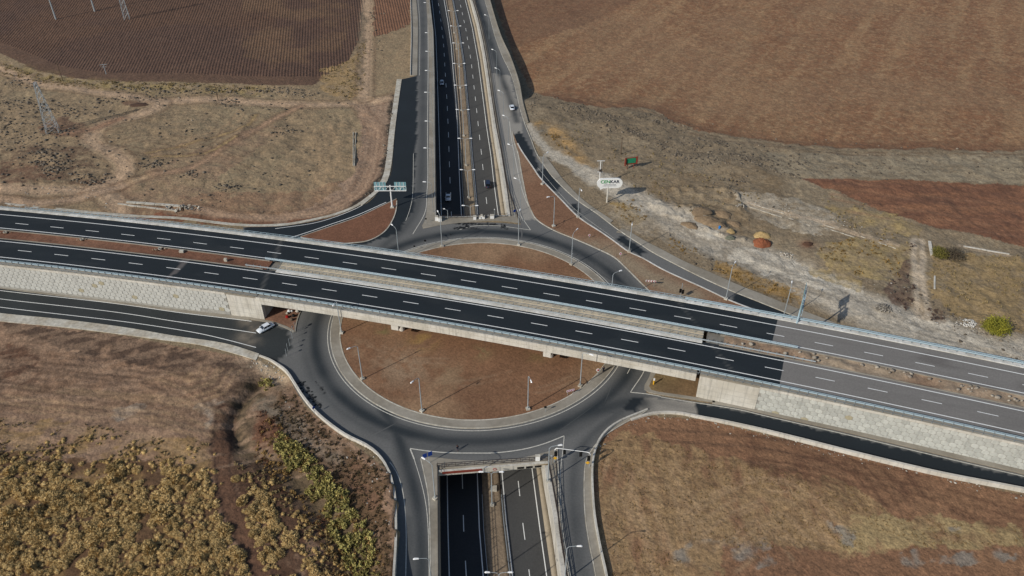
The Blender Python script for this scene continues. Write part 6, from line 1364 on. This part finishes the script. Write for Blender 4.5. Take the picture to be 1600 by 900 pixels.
for i, (px, py, w, l, rz, h) in enumerate([(1105, 345, 4, 2.4, -.3, 1.2), (1122, 352, 3.2, 2., -.5, 1.1), (1096, 330, 3.4, 2.4, .2, 1.), (1130, 335, 3., 2., -.4, 1.1), (1078, 352, 3., 1.8, -.5, .9), (1148, 350, 2.4, 1.5, -.6, .8)]):
    mound(px, py, w, l, h, ['leftmost big', 'central', 'upper left', 'upper right', 'lowest flat', 'rightmost small'][i]+' tan earth mound of the tipped spoil left of the orange pile', (126, 108, 86), 'earth_mound', 'earth mound', rz)
mound(217, 167 if 0 else 164, 4.6, 2.2, .5, 'dark earth heap inside the bend of the dirt track', (84, 64, 52), 'earth_mound', 'earth mound')
x, y, z = GZ(1124, 357); t = thing('blue_barrel', 'bright blue barrel among the earth mounds', 'barrel', (x, y, z)); MB().lathe([(0, 0), (.32, 0), (.35, .4), (.32, .85), (0, .85)], 12).build('barrel_body', mat('bright_blue', sr(40, 120, 190), .5, .05, 1.), t); MB().lathe([(.36, .35), (.36, .42)], 12).build('hoop', 'blue', t)
# concrete beams and broken slabs by the north side of the motorway
def log(px0, py0, px1, py1, w, h, label, m='kerb', name='concrete_beam'):
    a = GZ(px0, py0); b = GZ(px1, py1); t = thing(name, label, 'concrete beam', (a[0], a[1], 0)); L = math.hypot(b[0]-a[0], b[1]-a[1]); n = max(2, int(L/3)); ang = math.atan2(b[1]-a[1], b[0]-a[0])
    for i in range(n):
        k = (i+.5)/n; MB().box(((b[0]-a[0])*k, (b[1]-a[1])*k+random.uniform(-.08, .08), (a[2]*(1-k)+b[2]*k)+h/2), (L/n*.97, w, h), ang+random.uniform(-.012, .012)).build('beam_segment', m, t)
    return t
log(198, 316.5, 287, 323, .9, .4, 'upper of the two long pale concrete beams lying north of the motorway'); log(184, 319.5, 275, 330, .55, .35, 'lower thinner of the two long pale concrete beams north of the motorway')
log(552, 208, 552, 260, .25, .5, 'west side of the narrow concrete drain beside the dirt road', name='drain_wall'); log(556, 208, 554, 260, .2, .5, 'east side of the narrow concrete drain beside the dirt road', name='drain_wall')
log(1505, 385, 1577, 398, .4, .3, 'pale low concrete line right of the shrub pair', 'fascia'); log(1452, 378, 1456, 400, .8, .4, 'short thick pale slab upright left of the shrub pair', 'fascia')
log(1460, 432, 1460, 452, .4, .3, 'short pale concrete strip right of the dirt lane', 'fascia')
for i, (a, b_, c, d) in enumerate([(1172, 318, 1225, 334), (1170, 323, 1222, 340), (1233, 336, 1270, 347), (1232, 341, 1266, 353), (1288, 352, 1304, 357), (1288, 356, 1335, 371), (1345, 370, 1400, 389)]):
    log(a, b_, c, d, .26, .15, ['first upper', 'first lower', 'second upper', 'second lower', 'third short upper', 'third long lower', 'last and rightmost'][i]+' pale foundation strip counted from the orange soil pile', 'kerb', 'foundation_strip')
x, y, z = GZ(290, 326); t = thing('slab_pile', 'heap of broken grey concrete slabs at the end of the two long beams', 'rubble heap', (x, y, z))
for i in range(34):
    MB().box((random.gauss(0, 2.6), random.gauss(0, .9), random.uniform(.1, .7)), (random.uniform(.5, 1.5), random.uniform(.3, .8), .18), random.uniform(0, 3), Matrix.Rotation(random.uniform(-.6, .6), 3, 'X') @ Matrix.Rotation(random.uniform(-.5, .5), 3, 'Y')).build('broken_slab', random.choice(['kerb', 'concrete', 'darkconc']), t)
# median rocks at the right
boul = []
for i in range(46):
    x = random.uniform(XR+32, XR+72) if i > 8 else random.uniform(XR+8, XR+30); o_ = random.uniform(2., 4.4); a_ = frame_at(x); p = np.array([x, mcy(x)])+np.array([-math.sin(a_), math.cos(a_)])*o_
    V, F, C = rock_t(500+i, sr(164, 156, 142), sr(128, 118, 106), .75); s_ = random.uniform(.22, .6) if i % 6 else .75
    o = link('median_rock', npmesh('median_rock', V*s_, F, C), 'rockattr'); o.location = (p[0], p[1], DZ+.25); tag(o, 'x', 'boulder', 'boulders in the right motorway median'); boul.append(o)
tens = ['', '', 'twenty', 'thirty', 'forty']; ones = ['first', 'second', 'third', 'fourth', 'fifth', 'sixth', 'seventh', 'eighth', 'ninth', 'tenth', 'eleventh', 'twelfth', 'thirteenth', 'fourteenth', 'fifteenth', 'sixteenth', 'seventeenth', 'eighteenth', 'nineteenth']
for i, o in enumerate(sorted(boul, key=lambda q: q.location.x)):
    n = i+1; w = ones[n-1] if n < 20 else (['twentieth', 'thirtieth', 'fortieth'][n//10-2] if n % 10 == 0 else tens[n//10]+' '+ones[n % 10-1])
    o['label'] = w+' boulder from the left in the excavated motorway median at the right'
for i, (px, py) in enumerate([(8, 364), (128, 375), (250, 389.5)]):
    x, y = G(px, py, DZ); t = thing('manhole_dig', ['leftmost', 'middle', 'rightmost'][i]+' dug out manhole with stones in the left motorway median', 'manhole', (x, y, DZ+.1)); 
    MB().lathe([(.45, 0), (.5, .3), (.35, .3), (.3, 0)], 12).build('concrete_ring', 'kerb', t); MB().tube((0, 0, .02), (0, 0, .2), .3, n=10).build('dark_cover', 'black', t)
    for k in range(9): V, F, C = rock_t(600+k+i*9, sr(170, 156, 136), sr(124, 104, 84), .6); q = link('stone', npmesh('stone', V*random.uniform(.15, .4)+[random.uniform(-1.8, 1.8), random.uniform(-.7, .7), .1], F, C), 'rockattr', t)
x, y = G(284, 394, DZ); MB().box((0, 0, .3), (1.2, .8, .6)).build('concrete_block', 'kerb'); o = bpy.data.objects[-1] if 0 else [q for q in bpy.data.objects if q.name.startswith('concrete_block') and q.type == 'MESH' and not q.parent][0]; o.location = (x, y, DZ); tag(o, 'lone concrete block on the red soil of the left motorway median', 'block')
x, y = G(353, 408, DZ); t = thing('concrete_block', 'pale concrete block at the start of the white median kerb', 'block', (x, y, DZ)); MB().box((0, 0, .45), (.8, .6, .9)).build('block_body', 'kerb', t)
# work debris on the west corner soil
for i, (px, py, m, s_, lab, nm) in enumerate([(452, 488, 'whitemetal', .5, 'white bucket at the bridge shadow edge on the west corner soil', 'bucket'), (456, 487.5, 'whitemetal', .35, 'small white can right of the bucket on the west corner soil', 'can'), (449, 491, 'kerb', .4, 'pale lump left of the bucket on the west corner soil', 'lump'), (465, 488, 'kerb', .55, 'pale stones by the kerb on the west corner soil', 'stones'), (449, 497, 'red', .5, 'red plastic scrap in the middle of the west corner soil', 'scrap'), (456, 501, 'wood', .5, 'brown board standing on the west corner soil', 'board'), (459, 495, 'black', .5, 'black sack on the west corner soil', 'sack')]):
    x, y = G(px, py); t = thing(nm, lab, nm, (x, y, .2)); MB().lathe([(0, 0), (s_*.8, 0), (s_, s_*.5), (s_*.7, s_*1.1), (0, s_*1.2)], 7).build(nm+'_body', m, t); MB().lathe([(s_*.72, s_*1.12), (s_*.3, s_*1.3), (0, s_*1.3)], 7).build(nm+'_top', m, t)
